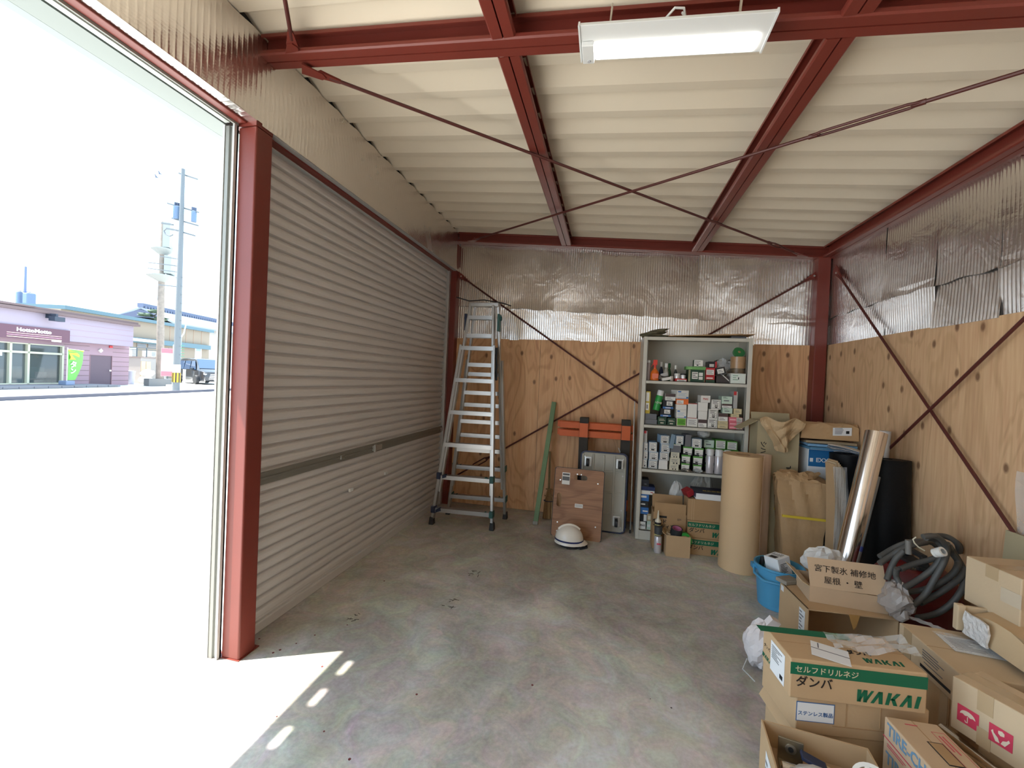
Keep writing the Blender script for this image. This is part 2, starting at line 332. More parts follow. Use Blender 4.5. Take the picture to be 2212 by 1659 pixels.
# back wall and right wall: outer skin, plywood panels below, foil sheets above
def wall_panels(wall, axis, a0, a1, fixed, sgn, z1, matn, foiln, foil_top, cuts, fcuts, tear):
    def P(a, z, off): return (a, fixed+sgn*off, z) if axis == 'x' else (fixed+sgn*off, a, z)
    e = [a0]+[c for c in cuts if a0 < c < a1]+[a1]
    for i in range(len(e)-1):
        b = MB(); g = .0015; off = .012+random.uniform(0, .0015)
        p = [P(a, z, o) for o in (0.0, off) for a, z in ((e[i]+g, .004), (e[i+1]-g, .004), (e[i+1]-g, z1), (e[i]+g, z1))]
        b.add(p, [(0, 1, 2, 3), (4, 5, 6, 7), (0, 1, 5, 4), (1, 2, 6, 5), (2, 3, 7, 6), (3, 0, 4, 7)])
        b.build('plywood_panel', matn, wall)
    rnd = random.Random(3)
    e = [a0]+[c for c in fcuts if a0 < c < a1]+[a1]
    for row in (0, 1):
        for i in range(len(e)-1):
            q0, q1 = e[i]-(.015 if i else 0), e[i+1]; t0, t1, ph = 0, rnd.uniform(-.02, .02), rnd.uniform(0, 6)
            base = .010+.002*(i % 2)+(.008 if row == 0 else 0)
            def f(u, v):
                a = q0+(q1-q0)*u; s = (a-a0)/(a1-a0)
                if row == 0: zl = tear(s)+.006*math.sin(a*23+ph); zh = foil_top(a)
                else: zl = z1-.01; zh = tear(s)+.05
                z = zl+(zh-zl)*v
                off = base+t1*(v-.5)+.004*math.sin(a*9+ph)*math.sin(z*7+ph)+(.010*max(0, 1-(z-zl)/.09)**2*(.6+.4*math.sin(a*5+ph)) if row == 0 else 0)
                return P(a, z, max(off, .004))
            MB().grid(14, 10, f).build('foil_sheet', foiln, wall, smooth=True)
wb = MB().bb(-.1, W+.06, D, D+.04, 0, 2.95).build('wall_back', 'roof_outer'); tag(wb, 'back wall of plywood panels with silver foil insulation above', kind='structure')
wall_panels(wb, 'x', 0.0, W, D, -1, 1.80, 'plywood_back', 'foil_back', lambda a: zb(a)+.01, [.93, 1.84, 2.75], [.48, 1.05, 1.52, 1.95, 2.45, 2.95], lambda s: 2.155-.185*s)
wr = MB().bb(W, W+.04, YF-.05, D, 0, 2.72).build('wall_right', 'roof_outer'); tag(wr, 'right wall of plywood panels with silver foil insulation above', kind='structure')
wall_panels(wr, 'y', YF, D-.01, W, -1, 1.80, 'plywood_right', 'foil_right', lambda a: 2.60, [-4.73, -3.82, -2.91, -2.0, -1.09, -.18, .73, 1.64, 2.55], [-4.2, -2.4, -1.8, -1.2, -.6, .0, .5, .98, 1.42, 1.9], lambda s: 2.02+.03*math.sin(9*s))
wf = MB().bb(-.1, W+.04, YF-.06, YF, 0, 2.95).build('wall_front', 'roof_outer'); tag(wf, 'wall closing the storage bay behind the viewer', kind='structure')
# left wall: foil band above the doors
wl = thing('wall_left', 'foil lined band of the left wall above shutter and doorway', None, kind='structure')
def lf(y0, y1, zl):
    ph = random.uniform(0, 6)
    def f(u, v):
        yy = y0+(y1-y0)*u; z = zl+(2.921+.004*math.sin((yy-.53)*2*PI/.2)-zl)*v
        return (.002+.006*math.sin(yy*4+ph)*math.sin(v*PI)+.0015*math.sin(yy*31+ph)*math.sin(z*19), yy, z)
    MB().grid(60, 10, f).build('foil_sheet', 'foil_left', wl, smooth=True)
lf(.03, D-.02, 2.515); lf(-1.3, .045, 2.526); lf(YF, -1.28, 2.526); MB().bb(-.0995, 0, -2.9, -2.8, 0, 2.5).build('mid_post', 'red_steel', wl)
MB().bb(-.14, -.012, YF, D, 2.575, 2.93).build('header_panel', 'roof_outer', wl)
MB().bb(-.075, -.032, .10, D-.1, 2.500, 2.575).build('header_rail', 'red_steel', wl)
MB().bb(-.032, .0, .10, D-.1, 2.510, 2.518).build('foil_flashing', 'foil_shade_grey', wl)
MB().bb(-.125, -.0755, .10, D-.1, 2.496, 2.575).build('header_trim', 'guide_white', wl)
MB().bb(-.052, .002, YF, 0.0, 2.522, 2.530).build('foil_flashing', 'foil_left', wl)
MB().bb(-.098, -.053, YF, -.002, 2.514, 2.57).build('lintel', 'red_steel', wl, bevel=.004)
MB().bb(-.108, -.099, YF, -.002, 2.505, 2.575).build('lintel_trim', 'white_paint', wl)
MB().bb(-.154, -.135, YF, -.04, 2.515, 2.57).build('shutter_slot', 'black', wl)
MB().bb(-.134, -.108, YF, -.04, 2.500, 2.545).build('slot_lip', 'white_paint', wl)
# eaves outside: sloping soffit boards, drip plate with slots added for floor sun spots
for y0, y1 in ((YF, -1.5), (-1.497, -.68), (-.677, .9), (.903, D)):
    MB().prism([(-.154, 2.505), (-.345, 2.555), (-.345, 2.575), (-.154, 2.535)], lambda u, v, t: (u, t, v), y0, y1).build('soffit_board', 'soffit_paint', wl)
    MB().prism([(-.348, 2.556), (-.50, 2.62), (-.50, 2.64), (-.348, 2.576)], lambda u, v, t: (u, t, v), y0, y1).build('soffit_board', 'soffit_paint', wl)
dp = MB(); sx0, sx1 = -.540, -.512; ycs = [.097-.48*.497+.0-.03+.2*k for k in range(-12, 14)]
ycs = [(-.140+.2*k) - .0 for k in range(-13, 14)]
slots = []
dp.bb(-.60, sx0, YF, D, 2.655, 2.665); dp.bb(sx1, -.49, YF, D, 2.655, 2.665)
e = YF
for k in range(-3, 0):
    yc = .205*k+.10-.48*1.03; slots.append((yc-.045, yc+.045))
slots = [(ym-.48*1.023-.045, ym-.48*1.023+.045) for ym in (-.295, -.088, .1)]
for a, b in slots: dp.bb(sx0, sx1, e, a, 2.655, 2.665); e = b
dp.bb(sx0, sx1, e, D, 2.655, 2.665); dp.bb(-.61, -.60, YF, D, 2.655, 2.70)
dp.build('drip_plate', 'white_plastic', wl)
MB().bb(-.50, -.49, YF, D, 2.62, 2.96).build('fascia', 'white_paint', wl)
# aluminium guide rail for the raised shutter, beside the post
for y0, y1, s in ((-.022, .0, 1), (YF+.12, YF+.142, -1)):
    g = MB(); g.bb(-.165, -.155, y0, y1, 0, 2.505); g.bb(-.11, -.1005, y0, y1, 0, 2.505)
    g.bb(-.165, -.1005, y1-.008 if s > 0 else y0, y1 if s > 0 else y0+.008, 0, 2.505); g.build('guide_rail', 'guide_white', wl)
    MB().bb(-.150, -.132, y0+.002, y1-.008, .0, 2.5).build('rail_brush', 'shutter_dark', wl)
MB().bb(-.125, -.002, .0, .10, 2.502, 2.575).build('post_cap', 'red_steel', wl)
# closed roller shutter
SX = -.095
sh = thing('door_1', 'closed grey roller shutter of horizontal steel slats', None, kind='structure')
pitch = .0605; y0, y1 = .10, D-.135
sp = [(0, 0), (.003, .006), (.012, .009), (.030, .009), (.040, .006), (.044, 0), (.047, -.011), (.056, -.011), (.0605, 0), (.0605, -.014), (0, -.014)]
sm = MB().prism(sp, lambda u, v, t: (v, t, u), y0, y1).mesh('slat', 'shutter')
n = 40
for i in range(n):
    o = bpy.data.objects.new('slat', sm); COL.objects.link(o); o.parent = sh; o.location = (SX, 0, .075+i*pitch)
MB().bb(SX-.012, SX+.008, y0, y1, .002, .05).bb(SX-.012, SX+.018, y0, y1, .05, .062).bb(SX-.01, SX+.002, y0, y1, .062, .075).build('bottom_bar', 'shutter', sh, bevel=.002)
zl = at(640, 1012, x=SX).z
lbar = MB().bb(SX+.004, SX+.02, y0, y1, zl-.032, zl+.032).bb(SX+.004, SX+.026, y0, y1, zl-.006, zl+.006).build('lock_bar', 'shutter_dark', sh, bevel=.003)
yl = at(803, 972, x=SX).y
MB().bb(SX+.02, SX+.036, yl-.03, yl+.09, zl-.02, zl+.02).bb(SX+.036, SX+.05, yl-.035, yl-.01, zl-.024, zl+.03).build('lock_case', 'steel', lbar, bevel=.003)
MB().bb(SX+.02, SX+.03, yl-.42, yl-.38, zl-.014, zl+.014).bb(SX+.02, SX+.03, y1-.06, y1-.02, zl-.02, zl+.02).build('lock_keeper', 'steel', lbar, bevel=.002)
for px, py in ((757, 1058), (833, 1022)):
    p = at(px, py, x=SX+.01); MB().bb(SX+.006, SX+.022, p.y-.02, p.y+.02, p.z-.012, p.z+.012).build('latch_knob', 'white_plastic', sh, bevel=.003)
g = MB(); g.bb(-.13, -.06, D-.15, D-.10, 0, 2.51); g.build('guide_rail', 'alu_rail', sh, bevel=.004)
MB().bb(-.11, -.06, .10, .112, 0, 2.505).build('guide_rail', 'alu_rail', sh)
# roof and wall bracing: rod, clevis ends, turnbuckle, gusset plates
def brace(label, a, b, r=.0085, buckle=None, ends=(1, 1), plate=None):
    a, b = Vector(a), Vector(b); d = (b-a).normalized()
    t = thing('brace_rod', label, 'brace rod', a)
    L = (b-a)
    if buckle:
        c0, c1 = buckle
        MB().tube([(0, 0, 0), L*c0+d*.02], r, 8).tube([L*c1-d*.02, L], r, 8)  .build('rod', 'rod_red_shaded', t, smooth=True)
        n = Vector(plate or (0, 0, 1)); sd = d.cross(n).normalized(); q = MB()
        for s in (-1, 1):
            q.tube([L*c0-d*.01+sd*s*.006, L*c0+d*.03+sd*s*.018, L*c1-d*.03+sd*s*.018, L*c1+d*.01+sd*s*.006], .0065, 8)
        q.tube([L*c0-d*.025, L*c0+d*.012], .012, 8); q.tube([L*c1-d*.012, L*c1+d*.025], .012, 8); q.build('turnbuckle', 'rod_red_shaded', t, smooth=True)
    else: MB().tube([(0, 0, 0), L], r, 8)  .build('rod', 'rod_red_shaded', t, smooth=True)
    for e, dd, on in ((Vector((0, 0, 0)), d, ends[0]), (L, -d, ends[1])):
        if not on: continue
        n = Vector(plate or (0, 0, 1)).normalized(); sd = dd.cross(n).normalized(); g = MB()
        poly = [(-.02, .0), (.0, .026), (.03, .02), (.09, .011), (.09, -.011), (.03, -.02), (0, -.026)]
        g.prism([(u-.04, v) for u, v in poly], lambda u, v, tt: e+dd*u+sd*v+n*tt, -.005, .005)
        g.prism([(-.12, -.03), (-.03, -.022), (-.015, 0), (-.03, .022), (-.12, .04)], lambda u, v, tt: e+dd*u+sd*v+n*tt, -.011, -.0052)
        g.build('gusset_plate', 'red_steel', t)
        MB().tube([e-dd*.035+n*.005, e-dd*.035+n*.013], .009, 6).build('bolt', 'bolt', t)
brace('red roof brace rod running from the lamp beam to the far right corner', atp(712, 168, -.012), atp(1722, 547, -.012), buckle=(.90, .94))
brace('red roof brace rod with a long turnbuckle running from the back left corner', atp(1030, 516, -.024), atp(2290, 130, -.024), buckle=(.80, .90))
g0 = atp(630, 85, .015); brace('short red roof brace rod rising from the lamp beam towards the doorway', g0, g0+Vector((.62, -.9, -.04)), ends=(1, 0))
bw = D-.045
brace('red brace rod on the back wall starting behind the ladder top', at(1002, 601, y=bw), at(1715, 1112, y=bw), plate=(0, -1, 0), ends=(1, 0))
brace('red brace rod on the back wall sloping down behind the cabinet to the ladder', at(988, 1026, y=bw-.014), at(1750, 601, y=bw-.014), buckle=(.05, .10), plate=(0, -1, 0), ends=(0, 1))
rw = W-.05
brace('red brace rod on the right wall dropping from the corner post', at(1812, 594, x=rw), at(2250, 1240, x=rw), plate=(-1, 0, 0), ends=(1, 0))
brace('red brace rod on the right wall rising behind the foil roll', at(1860, 1028, x=rw-.014), at(2330, 575, x=rw-.014), plate=(-1, 0, 0), ends=(0, 0))
# strip lamp hung under the crossing beam
lp = thing('strip_lamp', 'white LED strip lamp glowing under the red roof beam', 'lamp', (1.795, -.055, zb(1.795)-.085), rot=(0, math.atan(.0735), 0))
MB().prism([(-.085, 0), (.075, -.006), (.08, .012), (.03, .03), (-.03, .03), (-.08, .014)], lambda u, v, t: (t, u, v), -.315, .315).build('housing', 'white_plastic', lp, bevel=.002)
MB().prism([(-.010, -.0035), (.068, -.008), (.058, -.013), (.0, -.011)], lambda u, v, t: (t, u, v), -.262, .288).build('diffuser', 'lamp_lens', lp, bevel=.003)
for s in (-1, 1): MB().prism([(-.088, -.003), (.078, -.009), (.082, .014), (.03, .033), (-.03, .033), (-.083, .016)], lambda u, v, t: (t, u, v), s*.317-.003, s*.317+.003).build('end_cap', 'white_plastic', lp)
MB().bb(-.309, -.266, -.02, .07, -.022, -.004).build('sensor_block', 'white_plastic', lp, bevel=.003)
MB().cyl((-.285, .055, -.025), .006, .004, 12).build('sensor_lens', 'outlet_grey', lp)
for x in (-.215, .215): MB().tube([(x, -.01, .03), (x, -.01, .12)], .003, 8).tube([(x, -.025, .03), (x, -.025, .12)], .003, 8).build('hanger_bolt', 'bolt', lp)
MB().tube([(-.03, -.06, .02), (0, -.07, .05), (.03, -.06, .055), (.04, -.03, .05), (.03, 0, .09)], .004, 6).build('cable', 'white_plastic', lp)
# ------------------------------------------------------------------ things along the back wall
def cm(rgb, rough=.5, metal=0.0, **k):
    key = 'c_%d_%d_%d_%d_%d' % (*rgb, int(rough*100), int(metal*10))
    return key if key in M else (mat(key, lin(rgb), rough, metal, **k) and key)
WHITE = cm((222, 220, 214)); INK = cm((25, 25, 30)); 
mat('clear_plastic', (0.8, 0.82, 0.84), .15, alpha=.32, bump=.5, bscale=25)
mat('milky_plastic', (0.75, 0.74, 0.72), .3, alpha=.72, bump=.6, bscale=30)
mat('teal_plastic', (0.02, 0.10, 0.095), .5)
mat('navy_plastic', (0.02, 0.03, 0.075), .5)
mat('dark_wood', (0.035, 0.028, 0.022), .7, var=.3, vscale=20)
mat('orange_paint', (0.62, 0.12, 0.028), .55, var=.15, vscale=14)
mat('green_wood', (0.17, 0.27, 0.145), .75, var=.3, vscale=10, stretch=(1, 1, .3))
mat('straw', (0.36, 0.22, 0.10), .85, var=.3, vscale=40, stretch=(1, 1, .1))
mat('broom_stick', (0.26, 0.20, 0.10), .6, var=.2, vscale=10)
mat('dolly_grey', (0.40, 0.385, 0.33), .6, var=.06, vscale=6)
mat('helmet_white', (0.80, 0.755, 0.68), .3, coat=.3)
mat('straps', (0.015, 0.015, 0.018), .7)
# --- aluminium stepladder with telescoping legs
ld = thing('stepladder', 'tall aluminium stepladder with telescoping legs beside the shutter', 'ladder', (.39, 2.2, 0))
o_ = Vector((.39, 2.2, 0))
RF = {('f', 0): ((.094, 2.035, 0), (.315, 2.17, 2.06)), ('f', 1): ((.664, 2.07, 0), (.575, 2.17, 2.06)), ('r', 0): ((.131, 2.31, 0), (.345, 2.235, 2.08)), ('r', 1): ((.704, 2.368, 0), (.605, 2.235, 2.08))}
def rp(s, k, z):
    a, b = map(Vector, RF[s, k]); t = z/b.z; return a+(b-a)*t-o_
fwd = Vector((0, 1, 0))
for s in 'fr':
    dy = Vector((0, -.022 if s == 'f' else .022, 0))
    for k in (0, 1):
        ins = Vector((.018 if k == 0 else -.018, 0, 0))
        MB().bar(rp(s, k, .05)+dy, rp(s, k, 1.68 if s == 'f' else 1.55)+dy, .026, .05, (0, 1, 0)).build('outer_rail', 'alu', ld, bevel=.003)
        MB().bar(rp(s, k, .30)+ins, rp(s, k, 2.06)+ins, .022, .045, (0, 1, 0)).build('inner_rail', 'alu', ld, bevel=.003)
        p = rp(s, k, 0)
        MB().box((p.x, p.y+dy.y, .035), (.045, .06, .07), taper=.8).build('foot', 'black_rubber', ld, bevel=.006)
        for z in ((.15, .46) if s == 'f' else (.2, .5)):
            q = rp(s, k, z)+dy*1.6
            MB().box((q.x, q.y, z-.005), (.036, .07, .06)).bar(q+Vector((0, 0, -.03)), q+Vector((.07 if k == 0 else -.07, 0, .0)), .03, .03).build('bracket', 'teal_plastic' if s == 'r' or k else 'navy_plastic', ld, bevel=.004)
    def tread(z, off, ins, w, name='tread'):
        a, b = rp(s, 0, z)+off, rp(s, 1, z)+off; a.x += ins; b.x -= ins
        q = MB().bar(a, b, w, .016); q.bar(a+Vector((0, -w/2, -.014)), b+Vector((0, -w/2, -.014)), .004, .03); q.bar(a+Vector((0, w/2, -.014)), b+Vector((0, w/2, -.014)), .004, .03)
        q.build(name, 'alu', ld)
    if s == 'f':
        for i in range(6): tread(.15+.302*i, dy, 0, .055)
        tread(1.95, Vector((0, .0, 0)), .02, .06)
        tread(1.78, Vector((0, .012, 0)), .02, .05)
    else:
        for z in (.2, .5, .82, 1.12, 1.42): tread(z, dy, 0, .05)
        for z in (.40, .68, .96, 1.24, 1.51): tread(z, Vector((0, -.012, 0)), .02, .04)
a, b = rp('f', 0, 2.05), rp('r', 1, 2.05)
MB().bb(a.x+.0, b.x, a.y-.01, b.y+.01, 2.05, 2.085).build('top_platform', 'alu', ld, bevel=.005)
for k in (0, 1):
    p = rp('f', k, 1.93); MB().box((p.x+(-.012 if k == 0 else .03), p.y+.035, 1.90), (.022, .07, .16)).cyl((p.x+(-.03 if k == 0 else .035), p.y+.035, 1.94), .022, .02, 12, axis='x').build('hinge', 'navy_plastic' if k == 0 else 'teal_plastic', ld, bevel=.004)
p = rp('f', 1, 1.6); MB().tube([(p.x+.02, p.y-.02, 1.66), (p.x+.03, p.y-.03, 1.5), (p.x+.032, p.y-.025, 1.36), (p.x+.03, p.y-.01, 1.42)], .011, 8).build('strap', 'straps', ld, smooth=True)
p0, p1 = rp('f', 0, 2.08), rp('r', 1, 2.07)
MB().tube([p0+Vector((-.14, .02, .06)), p0+Vector((0, 0, .02)), (p0+p1)/2+Vector((0, -.03, .035)), p1+Vector((.03, 0, .02)), p1+Vector((.1, .02, .0))], .006, 6).build('tie_cord', 'straps', ld, smooth=True)
# --- leaning green batten and broom
a, b = at(1157, 1128, z=.02), at(1197, 869, y=D-.05)
gb = thing('timber_batten', 'green painted timber batten leaning on the plywood wall', 'batten', a)
MB().bar((0, 0, 0), b-a, .045, .035, (0, 1, 0)).build('batten', 'green_wood', gb, bevel=.002)
MB().box((0, -.005, .0), (.047, .042, .03)).build('bare_end', cm((150, 148, 140), .8), gb)
a, b = at(1180, 1130, z=0)+Vector((.0, .14, 0)), at(1188, 975, y=D-.05)
br = thing('broom', 'straw broom with a bamboo stick behind the green batten', 'broom', (a.x, a.y, 0))
bb_ = b-Vector((a.x, a.y, 0))
MB().tube([bb_*.42, bb_*1.0], .011, 8).build('stick', 'broom_stick', br, smooth=True)
hb = MB()
for i in range(46):
    an = random.uniform(0, 2*PI); rr = random.uniform(.2, 1); x, yv = .055*rr*math.cos(an), .032*rr*math.sin(an)
    hb.tube([Vector((x*1.15, yv-.02, .004)), bb_*.22+Vector((x*.9, yv*.8, 0)), bb_*.44+Vector((x*.25, yv*.3, 0))], [.004, .005, .003], 5)
hb.build('bristles', 'straw', br)
for t in (.26, .33, .43): 
    q = bb_*t; MB().tube([q+Vector((.05*(.75-t)/.5*math.cos(k*PI/6), .032*(.75-t)/.5*math.sin(k*PI/6), 0)) for k in range(13)], .004, 5).build('binding', 'navy_plastic' if t < .3 else 'straw', br)
# --- orange and black folding trestle behind the dollies
OY = 2.50
def ap(px, py): return at(px, py, y=OY)
u0, u1 = ap(1262, 910), ap(1353, 915)
tr = thing('folding_trestle', 'orange and black wooden folding trestle standing behind the grey platform trolley', 'trestle', ((u0.x+u1.x)/2, OY, 0)); cx = (u0.x+u1.x)/2
for dy in (0.0, .085):
    for q in (u0.x, u1.x):
        MB().bar((q-cx, dy+.03, .0), (q-cx+.0, dy*.9, u0.z+.035), .085, .024, (0, 1, 0)).build('upright', 'dark_wood', tr, bevel=.003)
l0, l1 = ap(1208, 925), ap(1368, 937); zt = ap(1290, 922).z; zl_ = ap(1290, 940).z
for dy, ex in ((.035, 0), (.125, -.03)):
    for zz in (zt, zl_): MB().bb(l0.x-cx+ex, l1.x-cx+ex, dy-.012, dy+.012, zz-.032, zz+.030).build('rail', 'orange_paint', tr, bevel=.003)
for q in (u0.x, u1.x): MB().box((q-cx, -.018, (zt+zl_)/2), (.080, .012, .135), (0, .0, 0)).build('orange_band', 'orange_paint', tr)
for q in (u0.x, u1.x): MB().box((q-cx+.002, .012, .22), (.084, .03, .10)).build('orange_band', 'orange_paint', tr)
text('W1', .07, WHITE, tr, face_m((u1.x-cx-.012, .008, ap(1352, 975).z), (1, 0, .0), (0, 0, 1)))
# --- grey platform trolley standing on edge, underside forward
def lean_frame(b0, b1, tilt):                         # frame on a leaning slab: origin bottom-left, x along floor, y up the slab, z out of it
    b0, b1 = Vector(b0), Vector(b1); r = (b1-b0).normalized(); nrm = Vector((r.y, -r.x, 0)); u = Vector((0, 0, 1))*math.cos(tilt)-nrm*math.sin(tilt)
    mm = Matrix((r, u, r.cross(u))).transposed().to_4x4(); mm.translation = b0; return mm
def mthing(name, label, cat, m4, group=None):
    t = thing(name, label, cat, group=group); t.matrix_world = m4; return t
def rrect(w, h, r, n=5, x0=0, y0=0):
    return [(x0+cx_+r*math.cos(a0+k*PI/2/n), y0+cy_+r*math.sin(a0+k*PI/2/n)) for cx_, cy_, a0 in ((w-r, r, -PI/2), (w-r, h-r, 0), (r, h-r, PI/2), (r, r, PI)) for k in range(n+1)]
gb0 = Vector((1.405, 2.335, 0)); gb1 = Vector((1.845, 2.325, 0)); w_, h_ = .44, .735
gt = mthing('platform_trolley', 'grey platform trolley propped on its end with casters showing', 'trolley', lean_frame(gb0, gb1, .10))
I3 = lambda u, v, t: (u, v, t)
MB().prism(rrect(w_, h_, .05), I3, -.04, -.012).build('bumper', 'navy_plastic', gt, bevel=.004)
dk = MB().prism(rrect(w_-.03, h_-.03, .04, x0=.015, y0=.015), I3, -.03, -.006).build('deck', 'dolly_grey', gt, bevel=.006)
rb_ = MB()
for f in (.24, .5, .76): rb_.bb(.03, w_-.03, h_*f-.006, h_*f+.006, -.006, .004)
for f in (.06, .28, .5, .72, .94): rb_.bb(w_*f-.008, w_*f+.008, .03, h_-.03, -.006, .006)
rb_.build('rib', 'dolly_grey', dk, bevel=.002)
rv = MB()
for i in range(5):
    for f in (.1, .9): rv.cyl((w_*f, .06+i*.155, -.006), .007, .008, 8)
tag(rv.build('rivet', 'steel', dk), kind='stuff')
for x, yv, d in ((.075, h_-.10, 1), (w_-.075, h_-.10, 1), (w_-.085, .115, 1), (.075, .115, 1)):
    c = MB().bb(x-.034, x+.034, yv-.045, yv+.045, -.006, .002).build('caster', 'steel', gt, bevel=.003)
    MB().bb(x-.02, x-.016, yv-.03, yv+.03, .0, .05).bb(x+.016, x+.02, yv-.03, yv+.03, .0, .05).build('fork', 'steel', c)
    MB().cyl((x-.014, yv-.005, .055), .036, .028, 18, axis='x').build('wheel', 'black_rubber', c, bevel=.004)
# --- plywood dolly board in front of it
pm = lean_frame(Vector((1.195, 2.105, 0)), Vector((1.630, 2.075, 0)), .17); w_, h_ = .435, .60
pb = mthing('dolly_board', 'plywood dolly board with hand slots leaning in front of the grey trolley', 'dolly', pm)
b = MB(); slots_ = [(.17, .505, .12, .042), (.03, .255, .042, .12)]
bmx = bmesh.new()
def addloop(poly):
    vs = [bmx.verts.new((u, v, 0)) for u, v in poly]; return [bmx.edges.new((vs[i], vs[(i+1) % len(vs)])) for i in range(len(vs))]
ed = addloop(rrect(w_, h_, .018, 3))
for x, yv, a_, c_ in slots_: ed += addloop(rrect(a_, c_, min(a_, c_)/2-.001, 5, x, yv))
bmesh.ops.triangle_fill(bmx, use_beauty=True, edges=ed)
me = bpy.data.meshes.new('board'); bmx.to_mesh(me); bmx.free(); me.materials.append(M['plywood_dolly'])
bo = bpy.data.objects.new('board', me); COL.objects.link(bo); bo.parent = pb; md = bo.modifiers.new('solid', 'SOLIDIFY'); md.thickness = .018; md.offset = 1 if me.polygons[0].normal.z < 0 else -1
eb = MB(); pl = rrect(w_+.006, h_+.006, .02, 3, -.003, -.003); n_ = len(pl)
eb.add([(u, v, z) for z in (-.0185, .0005) for u, v in pl], [(i, (i+1) % n_, n_+(i+1) % n_, n_+i) for i in range(n_)]); eb.build('edge_band', 'black_rubber', pb, solid=.004)
sc_ = MB()
for fx in (.05, .2, w_-.2, w_-.05):
    for fy in (.045, .12, h_-.11, h_-.045):
        if (fx in (.05, w_-.05)) != (fy in (.045, h_-.045)) or (fx, fy) == (.05, .045): sc_.cyl((fx, fy, 0), .006, .002, 8)
tag(sc_.build('screw', 'bolt', pb), kind='stuff')
st = MB().bb(.065, .135, .455, .56, 0, .001).build('sticker', WHITE, pb)
MB().bb(.068, .132, .49, .525, .001, .0014).bb(.07, .13, .535, .552, .001, .0014).build('print', cm((90, 88, 85)), st)
st = MB().bb(.195, .265, .265, .298, 0, .001).build('sticker', WHITE, pb); MB().bb(.2, .26, .275, .279, .001, .0014).bb(.2, .26, .286, .290, .001, .0014).build('print', cm((120, 118, 115)), st)
for x in (.07, w_-.07):
    for yv in (.10, h_-.10):
        MB().cyl((x-.012, yv, -.05), .03, .024, 14, axis='x').bb(x-.02, x+.02, yv-.025, yv+.025, -.024, -.018).build('caster', 'black_rubber', pb)
# --- safety helmet
hp = at(1232, 1180, z=0); hl = thing('safety_helmet', 'white safety helmet with a dark blue stripe lying on the floor', 'helmet', (1.372, 1.92, 0), rz=.25); hl.scale = (.87, .87, .84)
def dome(r, sx, sz, z0, n=28, m_=10, cut=0.0): 
    q = MB()
    return q.lathe([(r*math.cos(i*PI/2/m_), z0+sz*math.sin(i*PI/2/m_)) for i in range(m_)]+[(.0005, z0+sz)], n)
q = dome(.118, 1, .135, .07); q.lathe([(.118, .07), (.120, .045), (.124, .035), (.121, .034), (.114, .045), (.112, .07)], 28)
for v in range(len(q.v)): x, y_, z = q.v[v]; q.v[v] = (x*1.16+(.035*max(0, x/.12)**2 if z < .055 else 0), y_, z-.10*(x if z < 0.2 else 0)*.5)
sh_ = q.build('shell', 'helmet_white', hl, smooth=True)
q = MB().tube([(x*.118, 0, .07+.135*math.sqrt(max(0, 1-(x*.118/1.16/.118)**2))+.003-.05*x*.118) for x in [i/10*1.08-.9 for i in range(17)]], .012, 8); q.build('crown_ridge', 'helmet_white', sh_, smooth=True)
q = MB().lathe([(.1195, .062), (.1200, .078)], 32)
for v in range(len(q.v)): x, y_, z = q.v[v]; q.v[v] = (x*1.163, y_, z-.05*x)
q.build('blue_stripe', cm((35, 45, 95)), hl, solid=.002)
q = MB().tube([(.06, -.09, .045), (.09, -.10, .012), (.16, -.06, .010), (.17, .0, .012), (.10, .02, .012)], .012, 8).tube([(-.06, -.08, .045), (-.03, -.095, .012), (.05, -.09, .01)], .011, 8).tube([(.12, -.05, .012), (.15, .04, .012), (.08, .1, .04)], .014, 8).lathe([(.1, .05), (.1, .02), (.095, .008), (.09, .008), (.09, .05)], 20)
q.build('chin_strap', 'straps', hl, smooth=True)
# --- steel cabinet
CX0, CX1, CY0, CY1, CH = 1.928, 2.808, 2.274, D-.07, 1.806
zs = [at(1397, 821, y=CY0).z, at(1388, 916, y=CY0).z, at(1380, 1011, y=CY0).z, at(1372, 1143, y=CY0).z]
cb = thing('steel_cabinet', 'grey open steel cabinet with four shelves of boxes and cans', 'cabinet', (CX0, CY0, 0))
cw, cdp = CX1-CX0, CY1-CY0
for x in (0, cw-.002): MB().bb(x, x+.002, 0, cdp, 0, CH).build('side_panel', 'grey_cabinet', cb)
MB().bb(0, .03, 0, .016, 0, CH).build('front_stile', 'grey_cabinet', cb, bevel=.002); MB().bb(cw-.03, cw, 0, .016, 0, CH).build('front_stile', 'grey_cabinet', cb, bevel=.002)
MB().bb(.002, cw-.002, cdp-.002, cdp, 0, CH).build('back_panel', 'grey_cabinet', cb)
MB().bb(0, cw, 0, cdp, CH-.002, CH).bb(.03, cw-.03, 0, .016, CH-.03, CH).build('top_panel', 'grey_cabinet', cb)
for z in zs[:3]: MB().bb(.004, cw-.004, .004, cdp-.004, z-.004, z).bb(.031, cw-.031, .004, .012, z-.028, z).build('shelf', 'grey_cabinet', cb)
MB().bb(.004, cw-.004, .002, cdp-.004, zs[3]-.004, zs[3]).bb(.03, cw-.03, .002, .012, 0, zs[3]).build('plinth', 'grey_cabinet', cb)
for x in (.033, cw-.037):
    MB().bb(x, x+.004, .03, .045, zs[3], CH-.03).build('shelf_strip', 'steel', cb)
